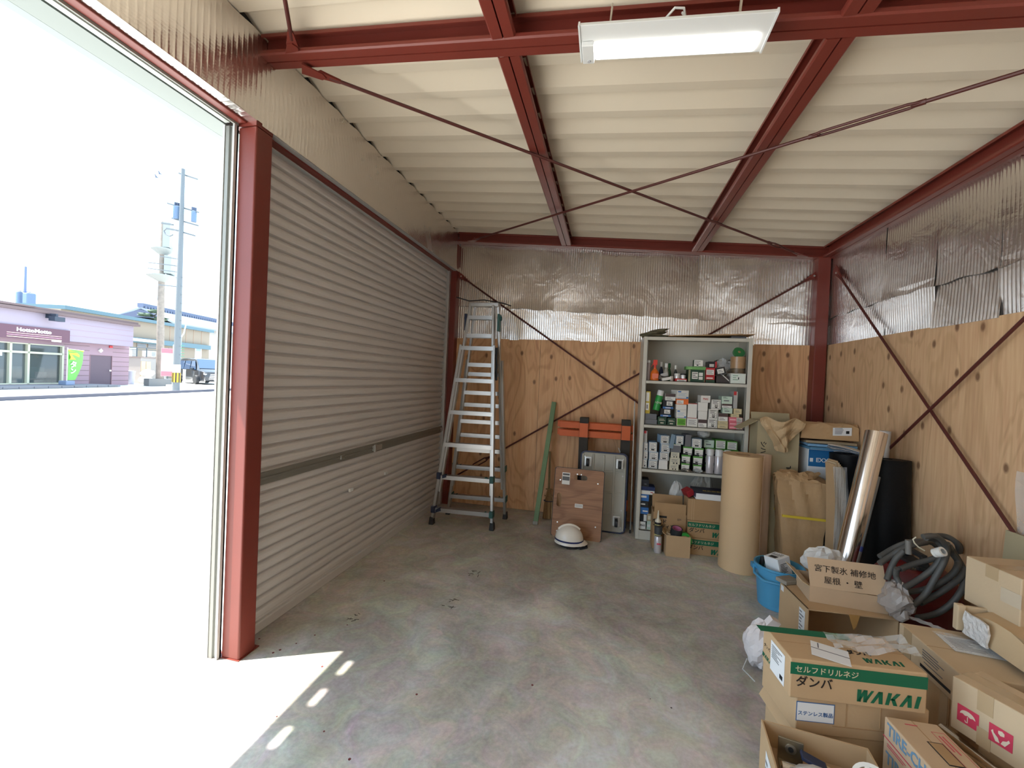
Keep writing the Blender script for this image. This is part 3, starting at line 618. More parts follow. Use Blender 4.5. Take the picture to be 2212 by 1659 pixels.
# --- goods in the cabinet: every box placed on its shelf or on the box below it
def box_on(name, label, cat, x0, x1, y0, z0, z1, body, deco=(), texts=(), depth=.13, group=None, rz=0.0, ry=0.0):
    w, h = x1-x0, z1-z0
    t = thing(name, label, cat, ((x0+x1)/2, y0+depth/2, z0), rot=(0, ry, rz), group=group)
    MB().bb(-w/2, w/2, -depth/2, depth/2, .0006, h-.0006).build('carton', body, t)
    by = {}
    for u0, v0, u1, v1, c in deco: by.setdefault(c, []).append((u0, v0, u1, v1))
    for i, (c, rs) in enumerate(by.items()):
        q = MB(); yy = -depth/2-.0004-.0003*i
        for u0, v0, u1, v1 in rs: q.bb(-w/2+w*u0, -w/2+w*u1, yy-.0003, yy, h*v0, h*v1)
        q.build('label' if c in (WHITE, CREAM, MINT) else 'print', c, t)
    for s, u, v, hh, c in texts: text(s, hh*h, c, t, face_m((-w/2+w*u, -depth/2-.0025, h*v), (1, 0, 0), (0, 0, 1)), bold=.0004)
    return t
CREAM, MINT = cm((214, 208, 186)), cm((186, 205, 190))
GREYINK, BLUE, LBLUE, GREEN, DGREEN, LIME = cm((105, 105, 110)), cm((55, 110, 175)), cm((150, 180, 205)), cm((85, 150, 60)), cm((22, 60, 42)), cm((95, 165, 45))
ORANGE, YELLOW, RED, BROWN, PINK = cm((225, 110, 45)), cm((190, 165, 55)), cm((180, 40, 45)), cm((75, 55, 55)), cm((215, 110, 125)); BLACK = cm((22, 24, 30)); GREYBOX = cm((105, 107, 112))
lines = lambda n, c=GREYINK, a=.15, b=.85, v0=.25, v1=.8: [(a, v0+(v1-v0)*(i+.2)/n, b-.13*(i % 2), v0+(v1-v0)*(i+.55)/n, c) for i in range(n)]
FR = [(.08, .08, .92, .92, INK), (.12, .13, .88, .87, WHITE)]+lines(4, GREYINK, .2, .8, .25, .8)+[(.25, .2, .6, .33, BLACK)]
ST = dict(
 F=(LBLUE, [(.03, .03, .97, .97, WHITE), (.09, .09, .91, .12, INK), (.09, .88, .91, .91, INK), (.09, .09, .12, .91, INK), (.88, .09, .91, .91, INK)]+lines(4, GREYINK, .2, .8, .3, .82)+[(.3, .17, .7, .3, BLACK)]),
 G=(BLACK, [(0, .7, 1, 1, GREEN), (.06, .2, .94, .82, WHITE)]+lines(2, GREYINK, .12, .6, .3, .65)+[(.25, .22, .5, .36, BLACK), (.55, .03, .9, .12, WHITE)]),
 H=(GREEN, [(.05, .05, .95, .88, WHITE)]+lines(5, GREYINK, .12, .9, .2, .85)),
 W=(WHITE, []), K=(WHITE, [(.08, .10, .92, .13, INK), (.88, .1, .92, .9, INK), (.08, .87, .92, .9, INK)]+lines(3, INK, .12, .75, .55, .9)+[(.4, .15, .65, .25, BLACK)]),
 DG=(DGREEN, lines(2, CREAM, .15, .85, .5, .8)+[(.3, .18, .7, .3, CREAM)]), LI=(CREAM, [(.06, .1, .94, .95, LIME)]+lines(3, DGREEN, .15, .85, .3, .75)),
 BW=(WHITE, [(.05, .05, .95, .1, BLUE), (.8, .05, .97, .25, BLUE)]+lines(3, LBLUE, .1, .8, .3, .7)+[(.08, .75, .35, .9, BLUE)]),
 OR=(ORANGE, [(.03, .1, .6, .75, WHITE)]+lines(2, GREYINK, .1, .5, .2, .6)), BR=(WHITE, [(0, .55, 1, 1, BROWN)]+lines(2, GREYINK, .1, .7, .12, .5)),
 BK=(BLACK, [(0, 0, 1, .22, BLUE), (.35, .38, .9, .88, WHITE)]+lines(2, INK, .45, .8, .45, .8)+[(.25, .06, .75, .15, WHITE)]),
 KJ=(WHITE, lines(5, GREYINK, .15, .85, .25, .85)), RW=(WHITE, [(0, .96, 1, 1, RED), (0, 0, 1, .03, RED)]), MT=(MINT, lines(2, DGREEN, .12, .55, .7, .95)+[(.2, .35, .7, .5, GREYINK)]),
 BG=(cm((205, 190, 150)), lines(2, GREYINK, .2, .8, .3, .7)), GY=(GREYBOX, [(.2, .4, .8, .45, GREYINK)]), PK=(PINK, [(.55, .05, .98, .95, cm((190, 185, 175))), (.05, .35, .5, .6, cm((235, 185, 190)))]+lines(2, GREYINK, .6, .92, .3, .8)),
 YE=(YELLOW, [(.05, .55, .75, .95, WHITE), (.05, .15, .75, .48, WHITE), (.25, .22, .5, .4, GREYINK)]), CR=(CREAM, lines(3, GREYINK, .12, .8, .35, .85)+[(.3, .1, .45, .28, INK), (.6, .1, .75, .28, INK)]), TR=(cm((170, 168, 165)), [(0, .78, .7, 1, RED)]))
Z8 = lambda a, b: (1380+a*.13258, 820+b*.13258)
def column(zshelf, items, y0, depth=.13, z8=Z8):
    z = zshelf+.0005
    for it in items:
        st, xa, xb, ya, yb, label, grp = it[:7]
        pa, pb = at(*z8(xa, yb), y=y0), at(*z8(xb, ya), y=y0); h = (at(*z8((xa+xb)/2, ya), y=y0).z-at(*z8((xa+xb)/2, yb), y=y0).z)
        x0, x1 = max(pa.x, CX0+.04), min(pb.x, CX1-.04)
        body, deco = ST[st]
        box_on('goods_box', label, 'box', x0+.0012, x1-.0012, y0, z, z+h, body, deco, it[8] if len(it) > 8 else (), depth, grp, rz=(it[7] if len(it) > 7 else random.uniform(-.03, .03)))
        z += h+.0004
Y2 = CY0+.035
s2 = 'on the second shelf'; s3 = 'on the third shelf'
fk = ('white box with thin black print frame, stacked in one column on the second shelf', 'white framed boxes on the second shelf')
column(zs[1], [('GY', 80, 298, 645, 722, 'grey flat carton, lower of two under the yellow box', None), ('GY', 95, 290, 548, 640, 'grey flat carton, upper of two under the yellow box', None), ('YE', 88, 196, 183, 545, 'yellow box with two white picture labels on the second shelf', None, 0)], Y2)
dg = ('dark green box with pale lettering under the black and blue boxes', 'dark green boxes')
column(zs[1], [('DG', 302, 452, 608, 740, 'dark green box with pale lettering next to the grey flat cartons', dg[1])], Y2); column(zs[1], [('DG', 460, 604, 625, 742, 'dark green box with pale lettering next to the lime green box', dg[1])], Y2)
zt_ = zs[1]+.0005+(at(*Z8(450, 608), y=Y2).z-at(*Z8(450, 740), y=Y2).z)+.002
bkb = ('black box with a blue lower band and white label on the second shelf', 'black and blue boxes')
column(zt_, [('BK', 345, 530, 482, 612, 'black box with blue band, lower one on the dark green boxes', bkb[1]), ('BK', 385, 568, 345, 480, 'black box with blue band, upper one below the brown box', bkb[1]), ('BR', 432, 606, 235, 345, 'brown and white box on top of the black and blue boxes', None)], Y2+.01)
column(zs[1], [('LI', 608, 772, 630, 758, 'lime green box on the second shelf next to dark green ones', None), ('BW', 605, 778, 490, 626, 'white box with blue print above the lime green box', None), ('W', 600, 780, 402, 488, 'plain pale box between blue print box and orange box', None), ('OR', 604, 812, 300, 390, 'orange and white flat box topping the stack on the second shelf', None), ('BW', 580, 795, 145, 285, 'white and blue box lying askew above the orange box', None, .25)], Y2)
column(zs[1], [('KJ', 778, 962, 635, 772, 'white box covered in grey lettering on the second shelf', None), ('RW', 790, 955, 388, 630, 'tall plain white box with red edges on the second shelf', None)], Y2)
column(zs[1], [('BR', 966, 1114, 652, 778, 'white box with brown band under two plain white boxes', None), ('W', 960, 1116, 512, 650, 'plain white cube box, lower of two below the PIAS box', None), ('W', 962, 1130, 368, 508, 'plain white cube box directly below the PIAS box', None), ('W', 1004, 1168, 250, 364, 'white box reading PIAS topping the second shelf stacks', None, .02, [('PIAS', .5, .5, .36, RED)])], Y2)
T30 = [('30', .5, .36, .34, INK)]
column(zs[1], [('K', 1118, 1282, 640, 786, 'white box with thin black frame reading 30, bottom of its column on the second shelf', fk[1], .01, T30), ('K', 1132, 1292, 478, 636, 'white box with thin black frame reading 30, middle of its column on the second shelf', fk[1], .02, T30), ('K', 1182, 1344, 312, 470, 'white box with thin black frame reading 30, top of its column on the second shelf', fk[1], -.02, T30)], Y2)
column(zs[1], [('BG', 1286, 1456, 738, 806, 'beige flat box at the foot of a stack on the second shelf', None), ('BG', 1288, 1456, 684, 736, 'grey green flat box resting on the beige one', None), ('BR', 1294, 1458, 552, 680, 'white box with brown top beside the pink boxes', None), ('MT', 1362, 1530, 456, 546, 'mint box below the thin white box on second shelf', None), ('BR', 1358, 1524, 388, 452, 'thin white and dark box between two mint boxes', None), ('MT', 1350, 1532, 262, 384, 'mint box topping the stack on the second shelf', None)], Y2)
pk = ('pink striped flat box in a stack on the second shelf', 'pink striped boxes')
column(zs[1], [('PK', 1466, 1700, 758, 815, 'pink striped flat box on the second shelf, bottom of three', pk[1], .0), ('PK', 1466, 1700, 690, 752, 'pink striped flat box on the second shelf, middle of three', pk[1], .01), ('PK', 1466, 1700, 612, 688, 'pink striped flat box on the second shelf, top of three', pk[1], -.01), ('BG', 1502, 1640, 552, 604, 'cream small box resting on the pink striped boxes', None), ('BG', 1545, 1684, 458, 546, 'cream box under the tall grey box with a red band', None), ('TR', 1536, 1618, 172, 452, 'tall grey box with a red band on the second shelf', None)], Y2)
fb = ('white box with dark square frame print and pale blue edges on the third shelf', 'framed white boxes on the third shelf')
column(zs[2], [('F', 40, 138, 1300, 1440, 'framed white box at the foot of the stack against the cabinet side', fb[1]), ('F', 42, 148, 1166, 1298, 'framed white box in the middle of the stack against the cabinet side', fb[1]), ('F', 44, 150, 1028, 1164, 'framed white box under the tall grey box with dark red band', fb[1]), ('TR', 62, 145, 822, 1015, 'tall grey box with dark red band on the third shelf', None)], Y2)
column(zs[2], [('F', 152, 308, 1312, 1446, 'framed white box at the foot of the stack beside the plain white box', fb[1]), ('F', 162, 322, 1178, 1310, 'framed white box in the middle of the stack beside the plain white box', fb[1]), ('F', 160, 302, 1004, 1165, 'darker framed box topping the stack beside the plain white box', fb[1])], Y2)
column(zs[2], [('W', 320, 474, 1328, 1472, 'plain white box at the foot of the framed boxes', None), ('F', 330, 490, 1192, 1324, 'framed pale blue box directly on the plain white box', fb[1]), ('F', 352, 508, 1052, 1190, 'framed pale blue box, second above the plain white box', fb[1]), ('F', 336, 490, 886, 1022, 'framed pale blue box tilted on top of the stack over the plain white box', fb[1], .12)], Y2)
cr = ('cream box with small black print in the middle of the third shelf', 'cream boxes')
column(zs[2], [('CR', 494, 650, 1386, 1480, 'cream box with black print at the bottom of its stack', cr[1]), ('CR', 496, 668, 1278, 1384, 'cream box with black print in the middle of its stack, slightly turned', cr[1], .06), ('CR', 524, 668, 1182, 1272, 'cream box with black print under the black open carton', cr[1], -.03), ('GY', 516, 690, 1062, 1172, 'black open carton lying on the cream boxes', None), ('H', 520, 694, 1040, 1062, 'flat green box squeezed under the opened blue box', None), ('F', 595, 728, 896, 1036, 'opened box with a raised blue flap on the third shelf', None, .05)], Y2)
gg = ('green topped black box with white label on the third shelf', 'green and white labelled boxes on the third shelf')
column(zs[2], [('G', 684, 836, 1356, 1482, 'green topped box, bottom of the stack next to the cream boxes', gg[1]), ('G', 688, 848, 1212, 1350, 'green topped box, middle of the stack next to the cream boxes', gg[1]), ('G', 714, 884, 1072, 1208, 'green topped box, top of the stack next to the cream boxes', gg[1]), ('GY', 740, 850, 872, 1066, 'dark crumpled packet on top of the green boxes', None, .1)], Y2)
column(zs[2], [('G', 872, 1030, 1372, 1490, 'green topped box, bottom of the stack behind the clear bag of screws', gg[1]), ('G', 878, 1050, 1228, 1366, 'green topped box, middle of the stack behind the clear bag of screws', gg[1]), ('G', 902, 1064, 1086, 1222, 'green topped box, top of the stack behind the clear bag of screws', gg[1]), ('F', 872, 1040, 936, 1084, 'pale blue framed box beside the plain mint box', None, -.08)], Y2)
column(zs[2], [('G', 1066, 1236, 1382, 1500, 'green topped box, bottom of the stack behind the spray can nearest the screws', gg[1]), ('G', 1070, 1240, 1240, 1378, 'green topped box, middle of the stack behind the spray can nearest the screws', gg[1]), ('G', 1076, 1250, 1106, 1236, 'green topped box, top of the stack behind the spray can nearest the screws', gg[1]), ('MT', 1058, 1230, 978, 1102, 'plain mint box next to two white lettered boxes', None)], Y2+.075)
hh = ('green box with a white lettered face at the top right of the third shelf', 'white lettered green boxes')
column(zs[2], [('G', 1255, 1430, 1392, 1508, 'green topped box, bottom of the stack behind the middle spray can', gg[1]), ('G', 1260, 1440, 1252, 1388, 'green topped box, middle of the stack behind the middle spray can', gg[1]), ('G', 1268, 1450, 1118, 1248, 'green topped box, top of the stack behind the middle spray can', gg[1]), ('H', 1240, 1420, 965, 1114, 'green box with white lettered face next to the plain mint box', hh[1])], Y2+.075)
column(zs[2], [('G', 1450, 1620, 1400, 1518, 'green topped box, bottom of the stack beside the cabinet wall near the paper roll', gg[1]), ('G', 1455, 1640, 1262, 1396, 'green topped box, middle of the stack beside the cabinet wall near the paper roll', gg[1]), ('G', 1462, 1650, 1130, 1258, 'green topped box, top of the stack beside the cabinet wall near the paper roll', gg[1]), ('H', 1435, 1612, 985, 1126, 'green box with white lettered face at the end beside the cabinet wall', hh[1])], Y2+.075)
p = at(*Z8(548, 1000), y=Y2); fo = [o for o in bpy.data.objects if o.get('label', '').startswith('opened box')][0]
MB().bar((-.045, -.062, .02), (-.085, -.09, .03), .002, .125).build('flap', LBLUE, fo)
def can(name, label, cat, px, py_top, py_bot, wpx, y0, z0, body, cap, group=None, capf=.26, lean=0.0, base=None):
    a = at(px-wpx/2, py_bot, y=y0); b = at(px+wpx/2, py_bot, y=y0); r = (b.x-a.x)/2; x = (a.x+b.x)/2; h = at(px, py_top, y=y0).z-at(px, py_bot, y=y0).z
    t = thing(name, label, cat, (x, y0+r, z0+.0005+(r*abs(math.sin(lean)))), rot=(0, lean, 0), group=group); hb_ = h*(1-capf)
    MB().lathe([(.001, 0), (r*.94, 0), (r, .004), (r, hb_-.006), (r*.9, hb_), (.001, hb_)], 20).build('body', body, t, smooth=True)
    MB().lathe([(r*.88, hb_), (r*.88, h-.006), (r*.8, h), (.001, h)], 20).build('cap', cap, t, smooth=True)
    return t
Z3 = lambda a, b: (1340+a*.14467, 680+b*.14467)
Z4 = lambda a, b: (1340+a*.205, 900+b*.205)
mat('can_white', (0.62, 0.58, 0.60), .25, metal=.3); mat('can_cap', (0.72, 0.72, 0.72), .3)
for xa, xb, lab in ((1096, 1226, 'white spray can nearest the bag of screws'), (1236, 1374, 'white spray can in the middle of the row of three'), (1384, 1510, 'white spray can nearest the paper roll')):
    px, pt = Z8((xa+xb)/2, 1152); _, pbm = Z8(0, 1550)
    t = can('spray_can', lab+' on the third shelf', 'spray can', px, pt, pbm, (xb-xa)*.13258, CY0+.006, zs[2], 'can_white', 'can_cap', 'white spray cans')
px, pt = Z8(330, 172); _, pbm = Z8(0, 505)
t = can('spray_can', 'green spray can leaning against the black and blue boxes', 'spray can', px-6, pt, pbm, 15.5, CY0+.05, at(*Z8(260, 500), y=CY0+.06).z-.005, cm((45, 150, 70), .35), 'can_cap', lean=.2)
text('LOVE', .024, WHITE, t, face_m((0, -.036, .07), (1, 0, 0), (0, 0, 1)))
# top shelf
def z3rect(xa, ya, xb, yb, y0): a = at(*Z3(xa, yb), y=y0); b = at(*Z3(xb, ya), y=y0); return a.x, b.x, b.z-a.z
zt = zs[0]
px, pt = Z3(415, 648); can('spray_can', 'grey spray can standing at the left end of the top shelf', 'spray can', px, pt, Z3(0, 945)[1], 9.0, CY0+.05, zt, cm((150, 140, 140), .4), 'can_cap', capf=.12)
def bottle(label, xa, xb, ya, yb, y0, body, cap, trigger=False, name='bottle', z=None):
    a, b, h = z3rect(xa, ya, xb, yb, y0); r = (b-a)/2
    t = thing(name, label, 'bottle', ((a+b)/2, y0+r, (z or zt)+.0005))
    hb_ = h*(.55 if trigger else .72)
    MB().lathe([(.001, 0), (r*.95, 0), (r, .006), (r, hb_*.6), (r*.85, hb_*.78), (r*.36, hb_), (r*.36, hb_+.01), (.001, hb_+.01)], 20).build('body', body, t, smooth=True)
    if trigger:
        MB().lathe([(r*.3, hb_), (r*.3, hb_+.02), (r*.22, h*.8), (.001, h*.8)], 14).bb(-.016, .018, -.012, .012, h*.8-.01, h).bar((-.012, 0, h*.88), (-.03, 0, h*.66), .008, .006).build('trigger', cap, t, bevel=.002)
    else: MB().lathe([(r*.6, hb_+.005), (r*.6, h-.003), (r*.5, h), (.001, h)], 16).build('cap', cap, t, smooth=True)
    return t
t = bottle('orange trigger spray bottle on the top shelf', 452, 598, 640, 945, CY0+.03, cm((225, 110, 35), .35), cm((215, 60, 45), .4), True)
MB().bb(-.026, .026, -.0485, -.046, .02, .06).build('label', cm((225, 120, 90)), t)
bottle('dark blue bottle with white cap behind the orange spray bottle', 575, 655, 650, 930, CY0+.16, cm((25, 40, 80), .35), WHITE)
bottle('white capped bottle with grey label beside the orange spray bottle', 645, 738, 672, 935, CY0+.10, cm((170, 165, 155), .4), WHITE)
bottle('dark green bottle behind the white capped bottles', 700, 772, 665, 930, CY0+.18, cm((30, 90, 45), .35), cm((35, 110, 55)))
bottle('white capped dark bottle in the middle of the top shelf', 798, 864, 698, 935, CY0+.13, cm((60, 62, 60), .4), WHITE)
mat('can_tin', (0.75, 0.75, 0.75), .3, metal=.5)
for i, (xa, xb, ya, lab) in enumerate(((745, 802, 812, 'small white round tub nearest the orange spray bottle'), (812, 902, 805, 'white tin resting on the red and white box'), (906, 992, 820, 'silver tin with black mark next to the green carton'))):
    a, b, _ = z3rect(xa, 800, xb, 900, CY0+.04); r = (b-a)/2; z0_ = zt+.0005 if i == 0 else zt+.026
    t = thing('tin', lab, 'tin', ((a+b)/2, CY0+.04+r, z0_)); MB().lathe([(.001, 0), (r, 0), (r, .040), (r*.95, .042), (.001, .042)], 20).build('body', 'can_tin' if i else WHITE, t, smooth=True)
    MB().lathe([(r*1.03, .032), (r*1.03, .043), (.001, .045)], 20).build('lid', WHITE if i < 2 else BLACK, t, smooth=True)
a, b, h = z3rect(818, 905, 995, 985, CY0+.02); box_on('goods_box', 'red and white flat box under the tins on the top shelf', 'box', a, b, CY0+.02, zt+.0005, zt+.0255, RED, [(.15, .05, .97, .6, WHITE), (.3, .2, .8, .4, GREYINK)])
for xa, ya, xb, yb, ry, bd, lab in ((556, 845, 690, 960, .45, cm((95, 88, 80)), 'dark grey small carton tipped over beside the orange bottle'), (612, 800, 740, 890, -.5, cm((170, 170, 168)), 'pale grey small carton tipped over on the top shelf'), (615, 915, 775, 985, -.38, WHITE, 'white slim carton tipped at the shelf edge')):
    a, b, h = z3rect(xa, ya, xb, yb, CY0+.015); k_ = {.45: .0, -.5: .034, -.38: .0}[ry]
    box_on('goods_box', lab, 'box', a+.004, b-.004, CY0+(.004 if ry == -.38 else .045), zt+.006+k_, zt+.006+k_+h*.55, bd, depth=.03, ry=ry*.6)
a, b, h = z3rect(1012, 822, 1265, 995, CY0+.02)
box_on('goods_box', 'green carton with two white labels in the middle of the top shelf', 'box', a, b, CY0+.02, zt+.0005, zt+h, DGREEN, [(0, 0, .12, 1, cm((150, 145, 115))), (.97, 0, 1, 1, cm((150, 145, 115))), (.22, .25, .58, .82, WHITE), (.64, .5, .88, .78, WHITE), (.64, .2, .88, .44, WHITE)]+lines(3, INK, .25, .56, .35, .8))
zg = zt+h+.001
box_on('goods_box', 'light green plastic pack lying on the green carton', 'box', a-.02, b+.01, CY0+.03, zg, zg+.028, cm((110, 165, 95)), [(.1, .3, .3, .6, cm((140, 190, 120)))], depth=.1)
a2, b2, h2 = z3rect(1097, 737, 1240, 832, CY0+.02); box_on('goods_box', 'white label box resting against the light green pack', 'box', a2, b2, CY0+.03, zg+.0285, zg+.0285+h2, cm((40, 75, 55)), [(.02, .05, .98, .97, WHITE)]+lines(3, GREYINK, .1, .7, .3, .9)+[(.3, .12, .5, .28, INK)], depth=.05)
a, b, h = z3rect(1270, 785, 1416, 1000, CY0+.02)
z_ = zt+.0005; box_on('goods_box', 'red box with green foot, lower one beside the green carton', 'box', a, b, CY0+.02, z_, z_+h*.47, RED, [(0, 0, 1, .42, DGREEN), (.1, .55, .8, .72, WHITE)])
box_on('goods_box', 'red box with white label, upper one beside the green carton', 'box', a, b, CY0+.02, z_+h*.475, z_+h, RED, [(.06, .1, .9, .74, WHITE)]+lines(3, GREYINK, .12, .8, .2, .7))
a, b, h3 = z3rect(1262, 668, 1446, 770, CY0+.05); box_on('goods_box', 'black and red box laid across the red boxes', 'box', a+.03, b, CY0+.05, z_+h+.001, z_+h+h3*.9, BLACK, [(.78, 0, 1, 1, RED), (.1, .15, .65, .6, cm((200, 195, 190)))])
a, b, h = z3rect(1432, 890, 1625, 1000, CY0+.03); box_on('goods_box', 'dark grey carton under a labelled black box on the top shelf', 'box', a, b, CY0+.03, zt+.0005, zt+h*.9, cm((62, 55, 55)))
a, b, h2 = z3rect(1430, 800, 1600, 925, CY0+.01); box_on('goods_box', 'black box with white label tilted on the dark grey carton', 'box', a+.006, b-.006, CY0+.02, zt+h*.9+.014, zt+h*.9+.014+h2*.8, BLACK, [(.15, .15, .85, .8, WHITE)]+lines(2, GREYINK, .25, .75, .3, .7), depth=.06, ry=-.25)
t = thing('marker_pen', 'white pen leaning on the dark grey carton', 'pen', at(*Z3(1622, 1000), y=CY0+.008)+Vector((0, 0, .004))); MB().tube([(0, 0, .004), (-.055, .005, .055)], .004, 8).build('barrel', WHITE, t); MB().tube([(-.05, .005, .05), (-.065, .006, .064)], .0046, 8).build('cap', GREYINK, t)
a, b, h = z3rect(1642, 885, 1872, 1030, CY0+.015); box_on('goods_box', 'white box with mint print at the right end of the top shelf', 'box', a, b, CY0+.015, zt+.0005, zt+h, WHITE, [(.03, .05, .97, .95, MINT), (.05, .08, .95, .92, cm((214, 222, 214)))]+lines(3, cm((120, 160, 135)), .15, .5, .3, .9)+[(.5, .4, .57, .62, INK)], depth=.12)
zz = zt+h+.001; xc = (a+b)/2+.01
mat('tape_brown', (0.40, 0.24, 0.12), .35, coat=.3); mat('tape_camo', (0.14, 0.10, 0.06), .4, var=.9, vscale=30); mat('tape_green', (0.05, 0.22, 0.07), .3, coat=.3)
for i, (mm_, hh_, lab) in enumerate((('tape_camo', .042, 'mottled brown tape roll below the plain brown rolls'), ('tape_brown', .05, 'brown packing tape roll, lower of two on the top shelf'), ('tape_brown', .05, 'brown packing tape roll, upper of two on the top shelf'))):
    t = thing('tape_roll', lab, 'tape', (xc, CY0+.075, zz)); r = .058 if i else .052
    MB().lathe([(r*.62, 0), (r, 0), (r, hh_), (r*.62, hh_), (r*.62, 0)], 28).build('tape', mm_, t, smooth=True); MB().lathe([(r*.57, .001), (r*.62, .001), (r*.62, hh_-.001), (r*.57, hh_-.001), (r*.57, .001)], 28).build('core', 'card', t, smooth=True); zz += hh_+.0006
t = thing('tape_roll', 'green tape roll standing tilted on the brown rolls', 'tape', (xc+.005, CY0+.085, zz+.037), rot=(1.0, .3, 0)); MB().lathe([(.012, -.012), (.048, -.012), (.048, .012), (.012, .012), (.012, -.012)], 28).build('tape', 'tape_green', t, smooth=True)
MB().lathe([(.001, -.0125), (.011, -.0125), (.011, .0125), (.001, .0125)], 20).build('core', 'card_dark', t)
t = thing('hardware_pack', 'silver brackets in a clear plastic bag on the top shelf', 'hardware bag', (at(*Z3(1540, 760), y=CY0+.1).x, CY0+.12, zt+.075))
q = MB()
for i in range(12):
    c = Vector((random.uniform(-.05, .05), random.uniform(-.03, .03), random.uniform(.01, .13))); q.box(c, (random.uniform(.03, .07), .012, .006), (random.uniform(-1, 1), random.uniform(-.8, .8), random.uniform(-1, 1)))
q.build('brackets', 'steel', t)
def blob(r, seed, n=16, m_=10, amp=.22, flat=.0):
    rnd = random.Random(seed); ph = [(rnd.uniform(2, 7), rnd.uniform(2, 7), rnd.uniform(0, 6), rnd.uniform(.2, 1)) for _ in range(5)]; q = MB(); 
    pr = []
    for i in range(m_+1):
        th = PI*i/m_
        for k in range(n):
            f = 2*PI*k/n; a_ = 1+amp*sum(w*math.sin(p_*f+o)*math.sin(s_*th+o) for p_, s_, o, w in [(round(a), b, c, d) for a, b, c, d in ph])/2
            pr.append((r[0]*a_*math.sin(th)*math.cos(f), r[1]*a_*math.sin(th)*math.sin(f), max(r[2]*(1-math.cos(th)*a_), flat)))
    return q.add(pr, [(i*n+k, i*n+(k+1) % n, (i+1)*n+(k+1) % n, (i+1)*n+k) for i in range(m_) for k in range(n)])
blob((.06, .04, .07), 5).build('bag', 'clear_plastic', t, smooth=False)
t = thing('plastic_bag', 'clear plastic bag stuffed above the mint box on the third shelf', 'plastic bag', (at(*Z8(1095, 900), y=CY0+.1).x, CY0+.2, at(*Z8(1095, 960), y=CY0+.15).z)); blob((.055, .05, .04), 9).build('bag', 'milky_plastic', t)
def scrap(label, xa, ya, seed, n, m_):
    p = at(*Z8(xa, ya), y=CY0+.02); t = thing('hardware_pack', label, 'hardware bag', (p.x, CY0+.018, zs[2]+.001)); rnd = random.Random(seed); q = MB()
    for i in range(n): q.box((rnd.uniform(-.035, .035), rnd.uniform(-.009, .008), rnd.uniform(.004, .02)), (.016, .005, .005), (rnd.uniform(-1, 1), rnd.uniform(-1, 1), rnd.uniform(-3, 3)))
    q.build('screws', m_, t); return t
scrap('loose dark screws lying on the third shelf edge', 760, 1480, 3, 40, 'steel'); t = scrap('clear bag of screws at the foot of the green boxes', 960, 1490, 4, 24, 'steel'); blob((.04, .012, .016), 3).build('bag', 'clear_plastic', t)
# cabinet top: folded sack, cardboard sheet, dark tray
t = thing('folded_sack', 'crumpled olive sack on top of the grey cabinet', 'sack', (at(*Z3(515, 262), y=CY0+.1).x, CY0+.13, CH+.0005)); mat('olive_sack', (0.19, 0.165, 0.10), .8, var=.3, vscale=20, bump=.4, bscale=40)
for i, (w, z, dx) in enumerate(((.13, .0, 0), (.12, .024, -.01), (.10, .046, .02))):
    blob((w, .09, .016), 20+i, amp=.3).build('fold', 'olive_sack', t, loc=(dx, 0, z), rot=(0, -.12*i, .2*i))
a = at(*Z3(720, 268), y=CY0+.03); b = at(*Z3(1985, 215), y=CY0+.03)
t = thing('cardboard_sheet', 'flat brown cardboard sheet lying on top of the cabinet', 'cardboard', (a.x, CY0-.02, CH+.002)); L_ = b.x-a.x
MB().bar((0, .13, .004), (L_, .13, .030), .26, .006).bar((.03, .14, .012), (L_-.08, .14, .036), .2, .004).build('sheet', 'card_dark', t)
t = thing('plastic_tray', 'dark plastic tray under the cardboard sheet on the cabinet', 'tray', (CX1-.10, CY0+.12, CH+.0005)); MB().bb(-.06, .06, -.08, .08, 0, .019).build('tray', GREYBOX, t, bevel=.004)
# thin chrome rod beside the cabinet
a, b = at(1360, 925, y=2.40), at(1371, 867, y=2.44); d_ = (b-a); f0 = b-d_*(b.z/d_.z)
t = thing('metal_rod', 'thin chrome rod leaning between the trestle and cabinet', 'rod', Vector((b.x+.01, 2.40, 0))); MB().tube([(0, 0, .004), b-Vector((b.x+.01, 2.40, 0))], .006, 8).build('rod', 'chrome', t, smooth=True); MB().lathe([(.001, 0), (.009, 0), (.009, .03), (.001, .03)], 10).build('ferrule', 'black_rubber', t)
